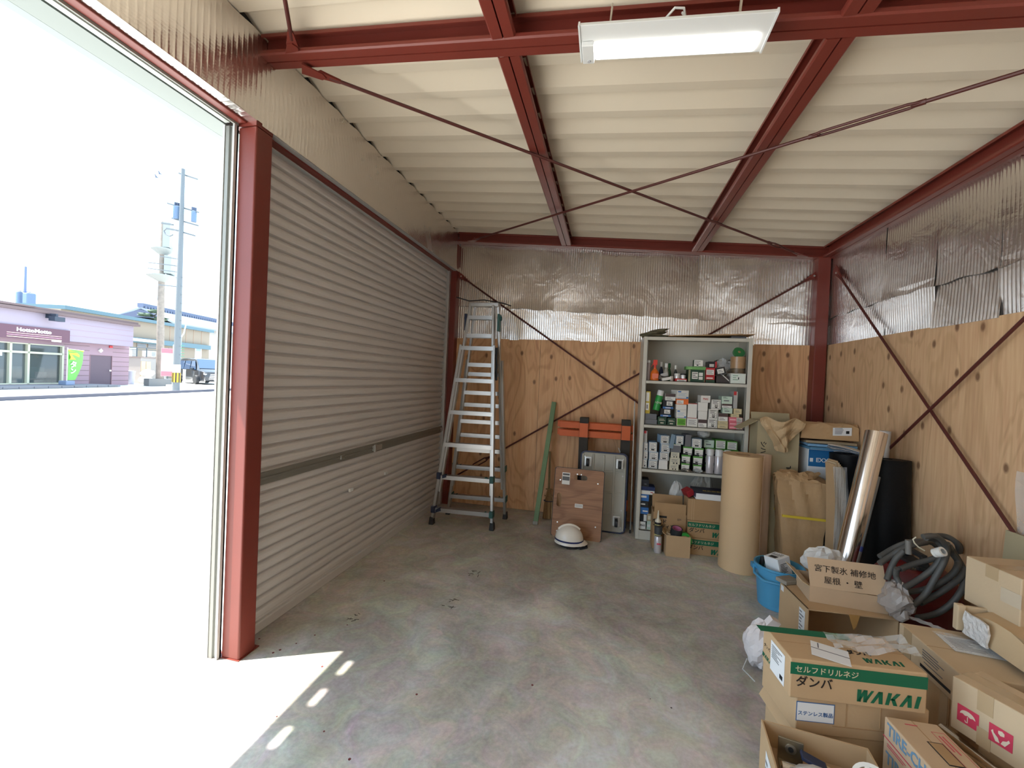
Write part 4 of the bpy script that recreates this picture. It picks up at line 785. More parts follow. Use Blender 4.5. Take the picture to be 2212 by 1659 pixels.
# ------------------------------------------------------------------ cartons and rolls
WGREEN = cm((0, 98, 68)); KBLACK = cm((30, 26, 26)); PAPER = cm((226, 226, 226), .7); BLUEINK = cm((70, 105, 150)); REDINK = cm((205, 60, 85)); TAPE = 'tape_clear'
mat('tape_clear', (0.50, 0.36, 0.21), .25, coat=.4); mat('bubble_wrap', (0.72, 0.69, 0.66), .25, bump=1.0, bscale=55)
def carton(label, loc, rz, w, d, h, m_='card', open_=False, flaps=(), tape=True, ry=0.0, rx=0.0, name='cardboard_box', group=None, front_open=False):
    t = thing(name, label, 'box', loc, rot=(rx, ry, rz), group=group); th = .005
    if not open_ and not front_open:
        MB().bb(0, w, 0, d, 0, h).build('carton', m_, t, bevel=.004)
        sl_ = MB().bb(0.002, w-.002, d/2-.0012, d/2+.0012, h-.001, h+.0006) if w > d else MB().bb(w/2-.0012, w/2+.0012, .002, d-.002, h-.001, h+.0006); sl_.build('flap_seam', 'card_dark', t)
        if tape: (MB().bb(-.001, w+.001, d/2-.025, d/2+.025, h+.0002, h+.0012).bb(-.0012, 0, d/2-.025, d/2+.025, h-.05, h) if w > d else MB().bb(w/2-.025, w/2+.025, -.001, d+.001, h+.0002, h+.0012).bb(w/2-.025, w/2+.025, -.0014, 0, h-.05, h)).build('tape', TAPE, t)
    else:
        q = MB(); q.bb(0, w, 0, d, 0, th)
        if not front_open: q.bb(0, w, 0, th, th, h)
        q.bb(0, w, d-th, d, th, h); q.bb(0, th, th, d-th, th, h); q.bb(w-th, w, th, d-th, th, h)
        if front_open: q.bb(0, w, 0, d, h-th, h)
        q.build('carton', m_, t)
    for side, ang, ln in flaps:                       # flap folding out from the rim; ang measured from flat-outward up
        ca, sa = math.cos(ang), math.sin(ang)
        if side == 'l': a, b, up = (0, d/2, h), (-ln*ca, d/2, h+ln*sa), d-.01
        if side == 'r': a, b, up = (w, d/2, h), (w+ln*ca, d/2, h+ln*sa), d-.01
        if side == 'f': a, b, up = (w/2, 0, h), (w/2, -ln*ca, h+ln*sa), w-.01
        if side == 'b': a, b, up = (w/2, d, h), (w/2, d+ln*ca, h+ln*sa), w-.01
        a, b = Vector(a), Vector(b); dv = (b-a).normalized(); n = dv.cross(Vector((0, 1, 0)) if side in 'lr' else Vector((1, 0, 0)))
        MB().bar(a, b, up, .004, n).build('flap', m_, t)
    return t
def F(t, face, dims):                                 # print frame on a carton face: returns fn(u, v) -> matrix; u, v metres from the face's lower left
    w, d, h = dims
    if face == 'f': return lambda u, v, e=.0008: face_m((u, -e, v), (1, 0, 0), (0, 0, 1))
    if face == 'l': return lambda u, v, e=.0008: face_m((-e, d-u, v), (0, -1, 0), (0, 0, 1))
    if face == 't': return lambda u, v, e=.0008: face_m((u, v, h+e), (1, 0, 0), (0, 1, 0))
def patch(t, m4, w, h, c, name='label', th=.0006):
    o = MB().bb(-w/2, w/2, -h/2, h/2, 0, th).build(name, c, t); o.matrix_local = m4; return o
def plines(t, fr, u, v, w, h, n, c=GREYINK, seed=1, e=.0018):
    q = MB(); rnd = random.Random(seed)
    for i in range(n): ln = w*rnd.uniform(.45, 1); q.bb(0, ln, h*(i+.25)/n, h*(i+.62)/n, 0, .0003)
    o = q.build('print', c, t); o.matrix_local = fr(u, v, e); return o
def logo(t, H, m4, slant=.22):                         # heavy italic five-letter mark drawn as thick strokes
    q = MB(); T = .25
    def stroke(x0, y0, x1, y1, w=T): q.add([((x+slant*y)*H, (y-.5)*H, 0) for x, y in ((x0, y0), (x0+w, y0), (x1+w, y1), (x1, y1))], [(0, 1, 2, 3)])
    x = -2.55
    stroke(x, 1, x+.20, 0, .30); stroke(x+.20, 0, x+.48, 1, .22); stroke(x+.48, 1, x+.68, 0, .28); stroke(x+.68, 0, x+1.05, 1, .20); x += 1.22
    stroke(x, 0, x+.38, 1, .26); stroke(x+.38, 1, x+.62, 0, .30); x += 1.10
    stroke(x, 0, x, 1, .28); stroke(x+.26, .42, x+.62, 1, .30); stroke(x+.30, .55, x+.62, 0, .30); x += 1.06
    stroke(x, 0, x+.38, 1, .26); stroke(x+.38, 1, x+.62, 0, .30); x += 1.10
    stroke(x, 0, x, 1, .30)
    o = q.build('lettering', WGREEN, t, solid=.0004); o.matrix_local = m4; return o
def wakai(t, dims, k=1.0):
    w, d, h = dims; f = F(t, 'f', dims)
    patch(t, f(w/2, h*.76), w, h*.30, WGREEN, 'green_band')
    text('セルフドリルネジ', h*.185, cm((205, 190, 160)), t, f(w*.27, h*.745, .0022), bold=.0002*k)
    text('ダンバ', h*.29, KBLACK, t, f(w*.18, h*.43, .0014), bold=.0006*k)
    logo(t, h*.30, f(w*.725, h*.27, .0014))
WD = (.42, .17, .125)
# the screw cartons by the cabinet
for z, lab in ((0, 'green banded screw carton on the floor by the cabinet, lower of two'), (.1405, 'green banded screw carton by the cabinet, upper of two')):
    t = carton(lab, (2.318+(.004 if z else 0), 2.06, z+.0005), .02, .40, .20, .139, 'card_dark', tape=False); wakai(t, (.40, .20, .139))
t = carton('plain brown carton standing on the green banded screw cartons', (2.318, 2.065, .2815), .0, .39, .195, .175, 'card_dark', tape=False)
for x in (.03, .045): MB().bb(x, x+.004, -.002, 0, 0, .175).build('edge_fold', 'card', t)
t = thing('flyer_pack', 'navy and white pack of sheets on the plain brown carton', 'paper pack', (2.375, 2.065, .457)); MB().bb(0, .30, 0, .2, 0, .05).build('sheets', PAPER, t, bevel=.004); MB().bb(-.006, .31, -.004, .21, .05, .058).bb(-.01, 0, -.004, .2, .02, .055).build('cover', cm((25, 25, 50)), t, bevel=.003)
text('日の出瓦材', .035, cm((205, 175, 70)), t, face_m((.15, .07, .0590), (1, 0, 0), (0, 1, 0)), bold=.001)
t = thing('red_packet', 'red paper packet beside the navy pack', 'packet', (2.335, 2.10, .4575), rot=(0, -.5, .3)); MB().box((.02, .04, .03), (.06, .10, .05)).build('packet', cm((150, 30, 40)), t, bevel=.004)
t = thing('crumpled_bag', 'grey crumpled bag behind the navy pack in the cabinet', 'bag', (2.47, 2.33, zs[3]+.0005)); blob((.10, .05, .26), 31, amp=.25).build('bag', cm((130, 128, 122), .6), t)
t = thing('crumpled_bag', 'pale plastic bag behind the brown flap carton in the cabinet', 'bag', (2.27, 2.36, zs[3]+.0005)); blob((.07, .05, .22), 33, amp=.25).build('bag', 'milky_plastic', t)
t = carton('brown carton with raised flaps standing before the cabinet', (2.055, 2.09, .0005), .0, .26, .17, .31, 'card_dark', open_=True, flaps=(('f', 1.5, .085), ('b', 1.45, .11)))
f = F(t, 'f', (.26, .17, .31)); patch(t, f(.075, .275), .065, .018, KBLACK, 'print'); text('ボンド', .04, KBLACK, t, f(.05, .235, .0012), bold=.001); text('サイディング', .034, KBLACK, t, f(.10, .195, .0012), bold=.001); plines(t, f, .19, .255, .035, .02, 3, KBLACK)
t = carton('small open carton of tape rolls on the floor before the cabinet', (2.148, 1.955, .0005), .06, .185, .125, .17, 'card', open_=True, flaps=(('l', .5, .03),))
for x, z, c_, lab in ((.055, .006, 'card_light', 'brown paper tape roll in the small open carton'),):
    pass
def ring(label, loc, rot, ro, ri, hh_, outer, inner):
    t = thing('tape_roll', label, 'tape', loc, rot=rot); MB().lathe([(ri, 0), (ro, 0), (ro, hh_), (ri, hh_), (ri, 0)], 28).build('tape', outer, t, smooth=True); MB().lathe([(ri*.93, .001), (ri, .001), (ri, hh_+.0006), (ri*.93, hh_+.0006), (ri*.93, .001)], 28).build('core', inner, t, smooth=True); return t
ring('black tape roll with pink core in the small open carton', (2.222, 2.022, .125), (.25, .1, 0), .046, .036, .10, 'black_rubber', cm((190, 110, 145)))
ring('green tape roll upright in the small open carton', (2.285, 2.025, .13), (PI/2, 0, .1), .062, .04, .035, cm((50, 150, 60)), 'card')
ring('brown tape roll lying in the small open carton', (2.185, 2.03, .10), (.0, .1, 0), .036, .026, .07, 'card_light', 'card')
t = can('spray_can', 'white spray can with grey cap standing on the floor before the cabinet', 'spray can', 1421, 900+1255*.205, 900+1428*.205, 16.5, 1.985, 0, 'can_white', cm((70, 72, 74)), capf=.0)
for c in list(t.children):
    if c.name.startswith('cap'): bpy.data.objects.remove(c)
r_ = .033; MB().lathe([(r_*.95, .155), (r_*.95, .215), (.001, .216)], 20).build('cap', cm((62, 64, 66)), t, smooth=True)
MB().bb(-.012, .02, -.0345, -.032, .075, .085).build('print', REDINK, t)
t = thing('caulk_cartridge', 'white nozzle sealant cartridge standing behind the grey capped can', 'cartridge', (2.09, 2.055, .0005)); MB().lathe([(.001, 0), (.025, 0), (.025, .225), (.001, .225)], 18).build('barrel', cm((200, 190, 120)), t, smooth=True); MB().lathe([(.027, .222), (.027, .24), (.001, .24)], 18).build('collar', KBLACK, t, smooth=True); MB().lathe([(.026, .24), (.022, .255), (.01, .27), (.004, .335), (.001, .335)], 16).build('nozzle', cm((215, 205, 185)), t, smooth=True)
# goods on the cabinet floor, left end
def z4rect(xa, ya, xb, yb, y0): a = at(*Z4(xa, yb), y=y0); b = at(*Z4(xb, ya), y=y0); return max(a.x, CX0+.036), b.x, at(*Z4(xa, ya), y=y0).z-at(*Z4(xa, yb), y=y0).z
z = zs[3]+.0005; yb_ = CY0+.03
for xa, ya, xb, yb, bd, dc, tx, lab in ((180, 1090, 268, 1165, WHITE, [], [('PIAS', .5, .5, .35, INK)], 'white box reading PIAS on the cabinet floor'), (192, 1005, 282, 1085, BLACK, [(.55, .1, .97, .95, WHITE)], [], 'black and white box on the lower PIAS box'), (195, 930, 300, 1000, BLUE, [(.3, .35, .9, .55, WHITE)], [], 'blue and white pack above the black and white box'), (198, 860, 300, 925, BLACK, [(.05, .4, .6, .6, WHITE)], [], 'dark slim pack between two blue packs'), (200, 785, 305, 855, BLUE, [(.02, .5, .7, .8, WHITE)], [], 'blue pack with silver strip in the cabinet'), (200, 742, 362, 782, WHITE, [(.7, .5, .9, .7, RED)], [], 'white flat box under the navy packs'), (202, 700, 368, 740, cm((30, 45, 85)), [], [], 'dark blue flat pack in the lower cabinet'), (204, 625, 305, 698, BLACK, [(.4, .3, .7, .4, GREYINK)], [], 'black pack topping the stack in the lower cabinet')):
    a, b, h = z4rect(xa, ya, xb, yb, yb_); box_on('goods_box', lab, 'box', a, b, yb_, z, z+h, bd, dc, tx, .12); z += h+.001
a, b, h = z4rect(278, 1085, 325, 1175, yb_); box_on('goods_box', 'small mint box beside the lower PIAS box', 'box', a, b, yb_, zs[3]+.0005, zs[3]+h, MINT, [(.1, .3, .8, .6, WHITE)]); box_on('goods_box', 'small beige box on the small mint box', 'box', a, b, yb_, zs[3]+h+.001, zs[3]+h+.065, cm((185, 165, 130)), [(.2, .2, .8, .7, CREAM)])
# kraft paper roll with its loose sheet
pr_ = thing('paper_roll', 'big roll of brown kraft paper standing before the cabinet', 'paper roll', (2.668, 1.912, 0))
R_, H_ = .138, .875
MB().lathe([(.050, .0005), (R_, .0005), (R_, H_), (.050, H_-.003), (.050, .0005)], 48).build('roll', 'kraft', pr_, smooth=True)
MB().lathe([(.045, .001), (.050, .001), (.050, H_-.002), (.045, H_-.002), (.045, .001)], 28).build('core', 'card_dark', pr_, smooth=True)
q = MB(); path = [(R_*math.cos(a_), R_*math.sin(a_)) for a_ in [(-.9+i*.1) for i in range(12)]]; lx, ly = path[-1]
path = [(R_*1.01*math.cos(-.5+i*.16), R_*1.01*math.sin(-.5+i*.16)) for i in range(8)]+[(.155, .085), (.19, .095), (.232, .10)]
q.grid(len(path)-1, 4, lambda u, v: (path[round(u*(len(path)-1))][0], path[round(u*(len(path)-1))][1], .001+(H_-.02*max(0, u-.7)+.006*math.sin(u*9))*v)); q.build('loose_sheet', 'kraft_inner', pr_, smooth=True, solid=.002)
# tall opened carton with a wad of kraft paper
t = carton('tall olive brown carton with flaps open behind the paper roll', (2.815, 2.085, 0.0005), .0, .30, .185, 1.13, 'card_olive', open_=True, flaps=(('l', -.55, .15), ('b', 1.3, .06)), ry=.0)
f = F(t, 'f', (.30, .185, 1.13))
o = text('シハスX断', .05, KBLACK, t, face_m((.045, -.001, .85), (0, 0, -1), (1, 0, 0)), bold=.001); text('00×6.8 1200L', .045, KBLACK, t, face_m((.235, -.001, .66), (0, 0, 1), (-1, 0, 0)), bold=.001)
MB().bb(.06, .14, .172, .1795, 1.05, 1.09).build('green_print', WGREEN, t)
t = thing('paper_wad', 'crumpled brown kraft paper spilling out of the tall carton', 'paper', (2.975, 2.055, .90)); mat('kraft_wad', (0.50, 0.345, 0.19), .7, var=.1, vscale=10, bump=.3, bscale=25)
rnd = random.Random(11)
def wadf(u, v):
    w_ = .03+.115*v**.7; a_ = (u-.5)*2
    return (a_*w_+.02*math.sin(5*v+3*u), -.045*math.cos(a_*1.5)+.012*math.sin(u*13+v*5)+.008*math.sin(v*17-u*9), .25*v+.018*math.sin(u*11)*v)
MB().grid(16, 14, wadf).build('wad', 'kraft_wad', t, solid=.003)
# kraft wrapped bundle with a yellow strap
def crumple_prism(poly0, poly1, h, seed, amp=.008, n=16, nz=14, top=True):
    rnd = random.Random(seed); ph = [(rnd.uniform(6, 26), rnd.uniform(5, 22), rnd.uniform(0, 6)) for _ in range(6)]
    def lerp(poly, s):
        s *= len(poly); i = int(s) % len(poly); fr_ = s-int(s); a, b = poly[i], poly[(i+1) % len(poly)]; return a[0]+(b[0]-a[0])*fr_, a[1]+(b[1]-a[1])*fr_
    N_ = n*4; vs = []; cx_ = sum(p[0] for p in poly0)/len(poly0); cy_ = sum(p[1] for p in poly0)/len(poly0)
    for j in range(nz+1):
        v = j/nz
        for i in range(N_):
            a, b = lerp(poly0, i/N_), lerp(poly1, i/N_); x, y_ = a[0]+(b[0]-a[0])*v, a[1]+(b[1]-a[1])*v
            k = sum(math.sin(p_*i/N_*6+q_*v+o) for p_, q_, o in ph)/3*amp*(.3+v); r = math.hypot(x-cx_, y_-cy_) or 1
            vs.append((x+(x-cx_)/r*k, y_+(y_-cy_)/r*k, h*v+(.012*math.sin(i*.9+seed) if v > .9 else 0)))
    q = MB(); q.add(vs, [(j*N_+i, j*N_+(i+1) % N_, (j+1)*N_+(i+1) % N_, (j+1)*N_+i) for j in range(nz) for i in range(N_)]+([tuple(nz*N_+i for i in range(N_)), tuple(range(N_))[::-1]] if top else [])); return q
t = thing('wrapped_bundle', 'bundle wrapped in brown kraft paper with a yellow strap', 'bundle', (3.085, 1.975, .0005), rz=-.05)
crumple_prism([(-.10, -.08), (.14, -.08), (.14, .10), (-.10, .10)], [(-.165, -.07), (.165, -.08), (.17, .09), (-.15, .09)], .715, 4, .008).build('wrapping', 'kraft_crumple', t, smooth=True)
crumple_prism([(-.17, -.075), (.10, -.085), (.10, .02), (-.13, .03)], [(-.20, -.10), (.02, -.02), (.15, .03), (-.1, .05)], .06, 6, .01, nz=5).build('folded_top', 'kraft_crumple', t, loc=(0, 0, .70))
q = MB(); pl_ = [(-.128, -.090), (.155, -.092), (.16, .10), (-.13, .105)]; q.add([(x, y_, z_) for z_ in (.43, .448) for x, y_ in pl_], [(i, (i+1) % 4, 4+(i+1) % 4, 4+i) for i in range(4)]); q.build('strap', cm((220, 190, 60)), t, solid=.003)
# bundle of corrugated strips in plastic
t = thing('strip_bundle', 'bundle of thin corrugated strips wrapped in clear plastic', 'bundle', (3.255, 1.80, 0.0005), rz=.1)
for i in range(8):
    x = -.035+i*.0095; q = MB(); q.grid(1, 12, lambda u, v: (x+.05*v*(1-v)*(1)*1.2-.02*v, -.05+.10*u, .90*v-.012*abs(i-2)*v)); q.build('strip', 'card_light' if i % 2 else 'card', t, solid=.007)
q = MB(); q.grid(6, 12, lambda u, v: ((-.045+.09*u)+.06*v*(1-v)-.02*v, -.058-.006*math.sin(u*7+v*11), .86*v)); q.build('plastic_wrap', 'clear_plastic', t)
# blue paper sacks on a white and blue box, wrapped long parcel above
t = carton('tall white and blue box under the blue paper sacks', (3.185, 2.10, .0005), 0, .33, .24, .93, PAPER, tape=False); patch(t, face_m((.09, -.001, .86), (1, 0, 0), (0, 0, 1)), .17, .13, cm((35, 105, 160)), 'blue_panel'); text('EXXE', .045, PAPER, t, face_m((.11, -.003, .845), (1, 0, 0), (0, 0, 1)), bold=.001); patch(t, face_m((.025, -.003, .845), (1, 0, 0), (0, 0, 1)), .022, .03, PAPER, 'print')
mat('blue_sack', (0.10, 0.26, 0.42), .6, var=.15, vscale=10)
for i, (m_, lab) in enumerate((('blue_sack', 'blue paper sack lying on the white and blue box'), (cm((120, 165, 200)), 'pale blue paper sack on top of the darker blue one'), (cm((150, 135, 110)), 'grey brown paper sack fanned out below the long parcel'))):
    t = thing('paper_sack', lab, 'sack', (3.335, 2.19, .932+.024*i), rz=.06-.08*i)
    MB().grid(8, 5, lambda u, v: (-.165+.33*u, -.13+.24*v, .010+.006*math.sin(u*6+i*2)*math.sin(v*4))).build('sack', m_, t, solid=.018)
t = thing('paper_sheets', 'fan of papers hanging over the black roll', 'papers', (3.44, 1.975, .945), rz=-.1)
for k in range(4): MB().grid(6, 2, lambda u, v: (-.16+.22*u, -.07+.16*v, .012+.005*k-.045*u*u+.004*k)).build('sheet', PAPER if k % 2 else cm((140, 160, 180), .6), t, rot=(0, 0, -.12*k), solid=.002)
t = thing('long_parcel', 'long parcel in brown paper with white shipping label on top of the sacks', 'parcel', (3.13, 2.10, 1.012), rz=-.03); crumple_prism([(0, 0), (.39, 0), (.39, .16), (0, .16)], [(.01, .005), (.385, .0), (.38, .15), (.01, .15)], .115, 9, .003, nz=5).build('wrapping', 'kraft_crumple', t)
o = patch(t, face_m((.275, -.006, .068), (1, 0, .06), (-.05, -.1, 1)), .125, .062, PAPER); plines(t, lambda u, v, e: face_m((u, -.0085, v), (1, 0, .06), (-.05, -.1, 1)), .225, .045, .06, .05, 5, GREYINK, 5); patch(t, face_m((.31, -.0085, .065), (1, 0, .06), (-.05, -.1, 1)), .022, .022, INK, 'print')
# rolls against the right wall
mat('black_sheet', (0.005, 0.005, 0.006), .55, spec=.2, bump=.35, bscale=14); mat('foil_roll', (0.80, 0.76, 0.73), .16, metal=1.0, var=.08, vscale=30, bump=.1, bscale=20, stretch=(1, 1, .1))
def roll(name, label, cat, a, b, r, m_, core=True, n=28):
    a, b = Vector(a), Vector(b); d = b-a; L = d.length; t = thing(name, label, cat, a); t.rotation_euler = d.to_track_quat('Z', 'Y').to_euler()
    pr = [(r*.3, 0), (r, 0), (r, L), (r*.3, L), (r*.3, 0)] if core else [(.001, 0), (r, 0), (r, L), (.001, L)]
    MB().lathe(pr, n).build('roll', m_, t, smooth=True); return t
roll('sheet_roll', 'black plastic sheet roll leaning on the right wall beyond the foil roll', 'roll', (3.40, 1.50, .0), (3.40, 1.555, .965), .128, 'black_sheet')
roll('sheet_roll', 'black sheet roll standing between the strip bundle and the foil roll', 'roll', (3.385, 1.925, .0), (3.378, 1.945, .93), .108, 'black_sheet')
ft, fb_ = at(*Z6(1162, 248), y=1.42) if False else at(1893, 935, y=1.40), at(1832, 1197, y=1.27)
fd = (ft-fb_).normalized(); f0 = fb_-fd*((fb_.z-.022)/fd.z)
t = roll('foil_roll', 'shiny silver foil roll leaning against the black rolls', 'roll', f0, ft, .056, 'foil_roll'); MB().lathe([(.052, .0), (.0565, 0), (.0565, (ft-f0).length+.002), (.052, (ft-f0).length+.002)], 28).build('outer_edge', 'foil_roll', t, smooth=True)
wt = at(1913, 931, y=1.66); t = roll('plastic_tube', 'white plastic tube behind the silver foil roll', 'tube', (wt.x-.01, 1.715, .0), wt, .030, cm((205, 200, 195), .4))
ga, gbm = at(1897, 1030, y=1.335), at(1850, 1218, y=1.22); gd = (ga-gbm).normalized(); g0_ = gbm-gd*((gbm.z-.01)/gd.z)
t = roll('grey_pipe', 'thin grey pipe with blue tape beside the silver foil roll', 'pipe', g0_, ga, .0125, cm((105, 105, 103), .5), core=False, n=14); MB().lathe([(.0132, .47), (.0132, .50)], 14).build('tape_band', cm((40, 55, 120)), t)
# red shop vacuum under coils of grey hose
vc = thing('shop_vacuum', 'red shop vacuum half hidden under coils of grey hose', 'vacuum', (3.30, 1.08, 0)); mat('vac_red', (0.13, 0.006, 0.008), .4); mat('hose_grey', (0.075, 0.073, 0.068), .55)
MB().lathe([(.001, .06), (.17, .06), (.185, .09), (.185, .30), (.19, .31), (.19, .33), (.18, .34), (.17, .40), (.13, .455), (.07, .47), (.001, .47)], 30).build('tank', 'vac_red', vc, smooth=True)
MB().bb(-.04, .04, -.10, .10, .465, .485).bar((0, -.08, .48), (0, -.06, .53), .03, .02).bar((0, .08, .48), (0, .06, .53), .03, .02).bar((0, -.07, .53), (0, .07, .53), .03, .02).build('handle', 'black_rubber', vc, bevel=.004)
MB().cyl((-.05, -.06, .462), .03, .012, 16).build('motor_cap', 'chrome', vc, smooth=True)
MB().box((-.10, -.105, .405), (.09, .012, .035), (-.7, 0, -.75)).build('label', CREAM, vc); MB().box((-.125, -.128, .30), (.10, .004, .05), (0, 0, -.78)).build('label', cm((170, 160, 150)), vc); MB().box((-.10, -.108, .385), (.04, .013, .02), (-.7, 0, -.75)).build('label', YELLOW, vc)
for k in range(4):
    a_ = PI/4+k*PI/2; MB().cyl((.16*math.cos(a_)-.012, .16*math.sin(a_), .03), .03, .024, 14, axis='x').build('caster', 'black_rubber', vc)
for k in range(4):
    a_ = PI/4+k*PI/2; MB().cyl((.15*math.cos(a_), .15*math.sin(a_), .03), .012, .05, 8).build('caster_stem', 'steel', vc)
hs = thing('vacuum_hose', 'coiled grey corrugated hose draped over the red vacuum', 'hose', (3.30, 1.08, .0))
HZ = lambda a, b: (1900+a*.1567, 1140+b*.1567)
hbase = Vector((3.30, 1.08, 0))
paths = [[(280, 570), (500, 490), (760, 420), (850, 330)], [(340, 830), (560, 700), (760, 540), (860, 380), (850, 250), (760, 165), (640, 140)], [(420, 1100), (620, 930), (760, 700), (880, 480), (925, 320), (880, 200), (760, 115), (600, 125)], [(560, 1040), (720, 960), (900, 850), (1110, 690), (1175, 560)], [(520, 1240), (760, 1190), (960, 1070), (1120, 880), (1185, 700)], [(640, 850), (780, 800), (980, 660), (1060, 560), (1075, 460), (1000, 350), (930, 220)], [(350, 890), (520, 870), (640, 840), (760, 790)], [(0, 400), (180, 290), (340, 220), (520, 185), (700, 200), (800, 260)], [(0, 490), (160, 385), (300, 300), (480, 235), (640, 205)], [(100, 720), (155, 560), (230, 420), (330, 320)], [(240, 560), (225, 660), (280, 780)], [(640, 120), (860, 110), (990, 150), (1080, 240), (1090, 340)], [(960, 250), (1080, 430), (1175, 600)], [(860, 110), (1000, 160), (1120, 250), (1250, 360)]]
deps = [2.075, 2.04, 2.015, 2.05, 2.03, 2.06, 2.08, 2.16, 2.12, 2.09, 2.07, 2.20, 2.10, 2.26]
def smooth_path(pts, n=5):
    out = []
    for i in range(len(pts)-1):
        p0, p1, p2, p3 = pts[max(i-1, 0)], pts[i], pts[i+1], pts[min(i+2, len(pts)-1)]
        for k in range(n):
            t = k/n; out.append(.5*((2*p1)+(p2-p0)*t+(2*p0-5*p1+4*p2-p3)*t*t+(3*p1-p0-3*p2+p3)*t**3))
    return out+[pts[-1]]
for pth, dep in zip(paths, deps):
    pts = [CAM+ray(*HZ(*p))*(dep+.012*math.sin(i*1.7))-hbase for i, p in enumerate(pth)]
    for p in pts: p.z = max(p.z, .016); p.x = min(p.x, W-.035-hbase.x)
    MB().tube(smooth_path(pts), .0130, 10).build('hose', 'hose_grey', hs, smooth=True)
MB().lathe([(.017, 0), (.02, 0), (.02, .012), (.018, .013), (.018, .018), (.021, .019), (.021, .04), (.012, .041)], 16).build('coupling', WHITE, hs, loc=CAM+ray(*HZ(760, 350))*2.0-hbase, rot=(.9, .5, 0))
MB().tube([CAM+ray(*HZ(*p))*2.02-hbase for p in ((500, 130), (460, 160), (480, 210), (540, 270), (620, 315))], .003, 6).build('cable_tie', CREAM, hs, smooth=True)
MB().tube([CAM+ray(*HZ(*p))*2.05-hbase for p in ((400, 360), (395, 170))], .0125, 10).build('pipe_stub', cm((110, 108, 104)), hs, smooth=True)
t = thing('cardboard_sheet', 'pale greenish cardboard sheet leaning on the right wall behind the hose', 'cardboard', (3.445, .42, .0005), rot=(0, .05, 0)); MB().bb(0, .012, 0, .385, 0, .77).build('sheet', 'card_olive', t)
t = thing('plastic_sheet', 'hanging clear plastic sheet on the right plywood wall', 'plastic sheet', (W-.03, .50, .72)); MB().grid(4, 8, lambda u, v: (.008*math.sin(u*7+v*5), .30*u, .33*v)).build('sheet', 'clear_plastic', t)
# blue bucket and what it holds
bk = thing('bucket', 'blue plastic bucket beside the stacked cartons', 'bucket', (2.755, 1.375, .0005)); mat('bucket_blue', (0.07, 0.30, 0.50), .4)
MB().lathe([(.001, 0), (.108, 0), (.112, .004), (.134, .245), (.143, .25), (.143, .262), (.133, .262), (.128, .25), (.107, .01), (.001, .008)], 36).build('pail', 'bucket_blue', bk, smooth=True)
MB().lathe([(.109, .018), (.114, .02), (.114, .026), (.110, .028)], 36).build('foot_ring', 'bucket_blue', bk, smooth=True)
MB().tube([(-.14, .02, .235), (-.155, -.04, .205), (-.12, -.10, .185), (-.03, -.147, .19), (.06, -.135, .215), (.12, -.075, .235)], .0075, 8).box((-.142, .015, .235), (.03, .04, .03)).build('handle', 'bucket_blue', bk, smooth=True)
t = thing('drink_carton', 'white box with barcode print standing in the blue bucket', 'box', (2.765, 1.345, .13), rot=(-.12, -.16, .55)); MB().bb(-.05, .05, -.05, .05, 0, .20).build('carton', PAPER, t, bevel=.003)
f = lambda u, v, e=.0008: face_m((u-.05, -.05-e, v), (1, 0, 0), (0, 0, 1)); plines(t, f, .012, .10, .07, .07, 8, INK, 3); text('8', .02, REDINK, t, f(.02, .06, .002)); fl_ = lambda u, v, e=.0008: face_m((.05+e, u-.05, v), (0, 1, 0), (0, 0, 1)); plines(t, fl_, .03, .03, .03, .14, 9, REDINK, 4)
f = lambda u, v, e=.0008: face_m((u-.05, v-.05, .2+e), (1, 0, 0), (0, 1, 0)); patch(t, f(.025, .05, .0002), .03, .05, INK, 'print'); plines(t, f, .05, .02, .04, .07, 6, INK, 6, .0006)
for i, (x, y_) in enumerate(((2.665, 1.39), (2.71, 1.33), (2.69, 1.45))):
    t = thing('dark_bottle', ('dark green bottle at the rim of the blue bucket', 'black bottle with a white band in the blue bucket', 'dark bottle behind the others in the blue bucket')[i], 'bottle', (x, y_, .10), rot=(-.1*i, .12-.05*i, 0)); MB().lathe([(.001, 0), (.026, 0), (.027, .12), (.018, .15), (.014, .165), (.001, .166)], 18).build('body', cm((14, 34, 24), .3) if i == 0 else 'black', t, smooth=True)
    MB().lathe([(.0275, .06), (.0275, .075)], 18).build('band', WHITE if i == 1 else DGREEN, t)
mat('tape_orange', (0.46, 0.26, 0.09), .3, coat=.4)
# cartons piled along the right side
BO = (2.665, .755, .0005); bd_ = (.407, .30, .285)
t = carton('big carton open towards the room with a strip of tape hanging down', BO, .066, *bd_, 'card', front_open=True, tape=False)
q = MB(); q.prism([(-.02, 0), (.03, 0), (.018, -.055), (.004, -.075), (-.004, -.05)], lambda u, v, tt: (.20+u, -.003+tt+.12*v*v*0, .285+v), -.001, 0.0); q.build('loose_tape', 'tape_orange', t)
f = F(t, 'l', bd_); patch(t, f(.245, .175), .055, .16, PAPER); plines(t, f, .222, .11, .04, .14, 8, GREYINK, 8)
patch(t, f(.03, .26), .03, .03, PAPER)
HD = (.338, .2, .082)
t = carton('small carton with black brush writing on its raised lid', (2.705, .845, .2865), -.08, *HD, 'card_pink', open_=True, tape=False)
lid = MB().bar((HD[0]/2, .004, HD[2]), (HD[0]/2-.004, .055, HD[2]+.135), HD[0]-.004, .004, (0, -1, .4)).build('lid', 'card_pink', t)
lm = lambda u, v, e=.004: face_m((HD[0]/2+u, .004+.051*v-e, HD[2]+.135*v+e*.38), (1, 0, 0), (0, .051, .135))
text('宮下製氷 補修地', .037, KBLACK, t, lm(-.01, .62), shear=.08, bold=.0001); text('屋根 ・ 壁', .037, KBLACK, t, lm(-.02, .25), bold=.0001)
MB().bar((-.002, .10, HD[2]), (-.05, .09, HD[2]+.03), .19, .003, (1, 0, 1)).build('flap', 'card_light', t)
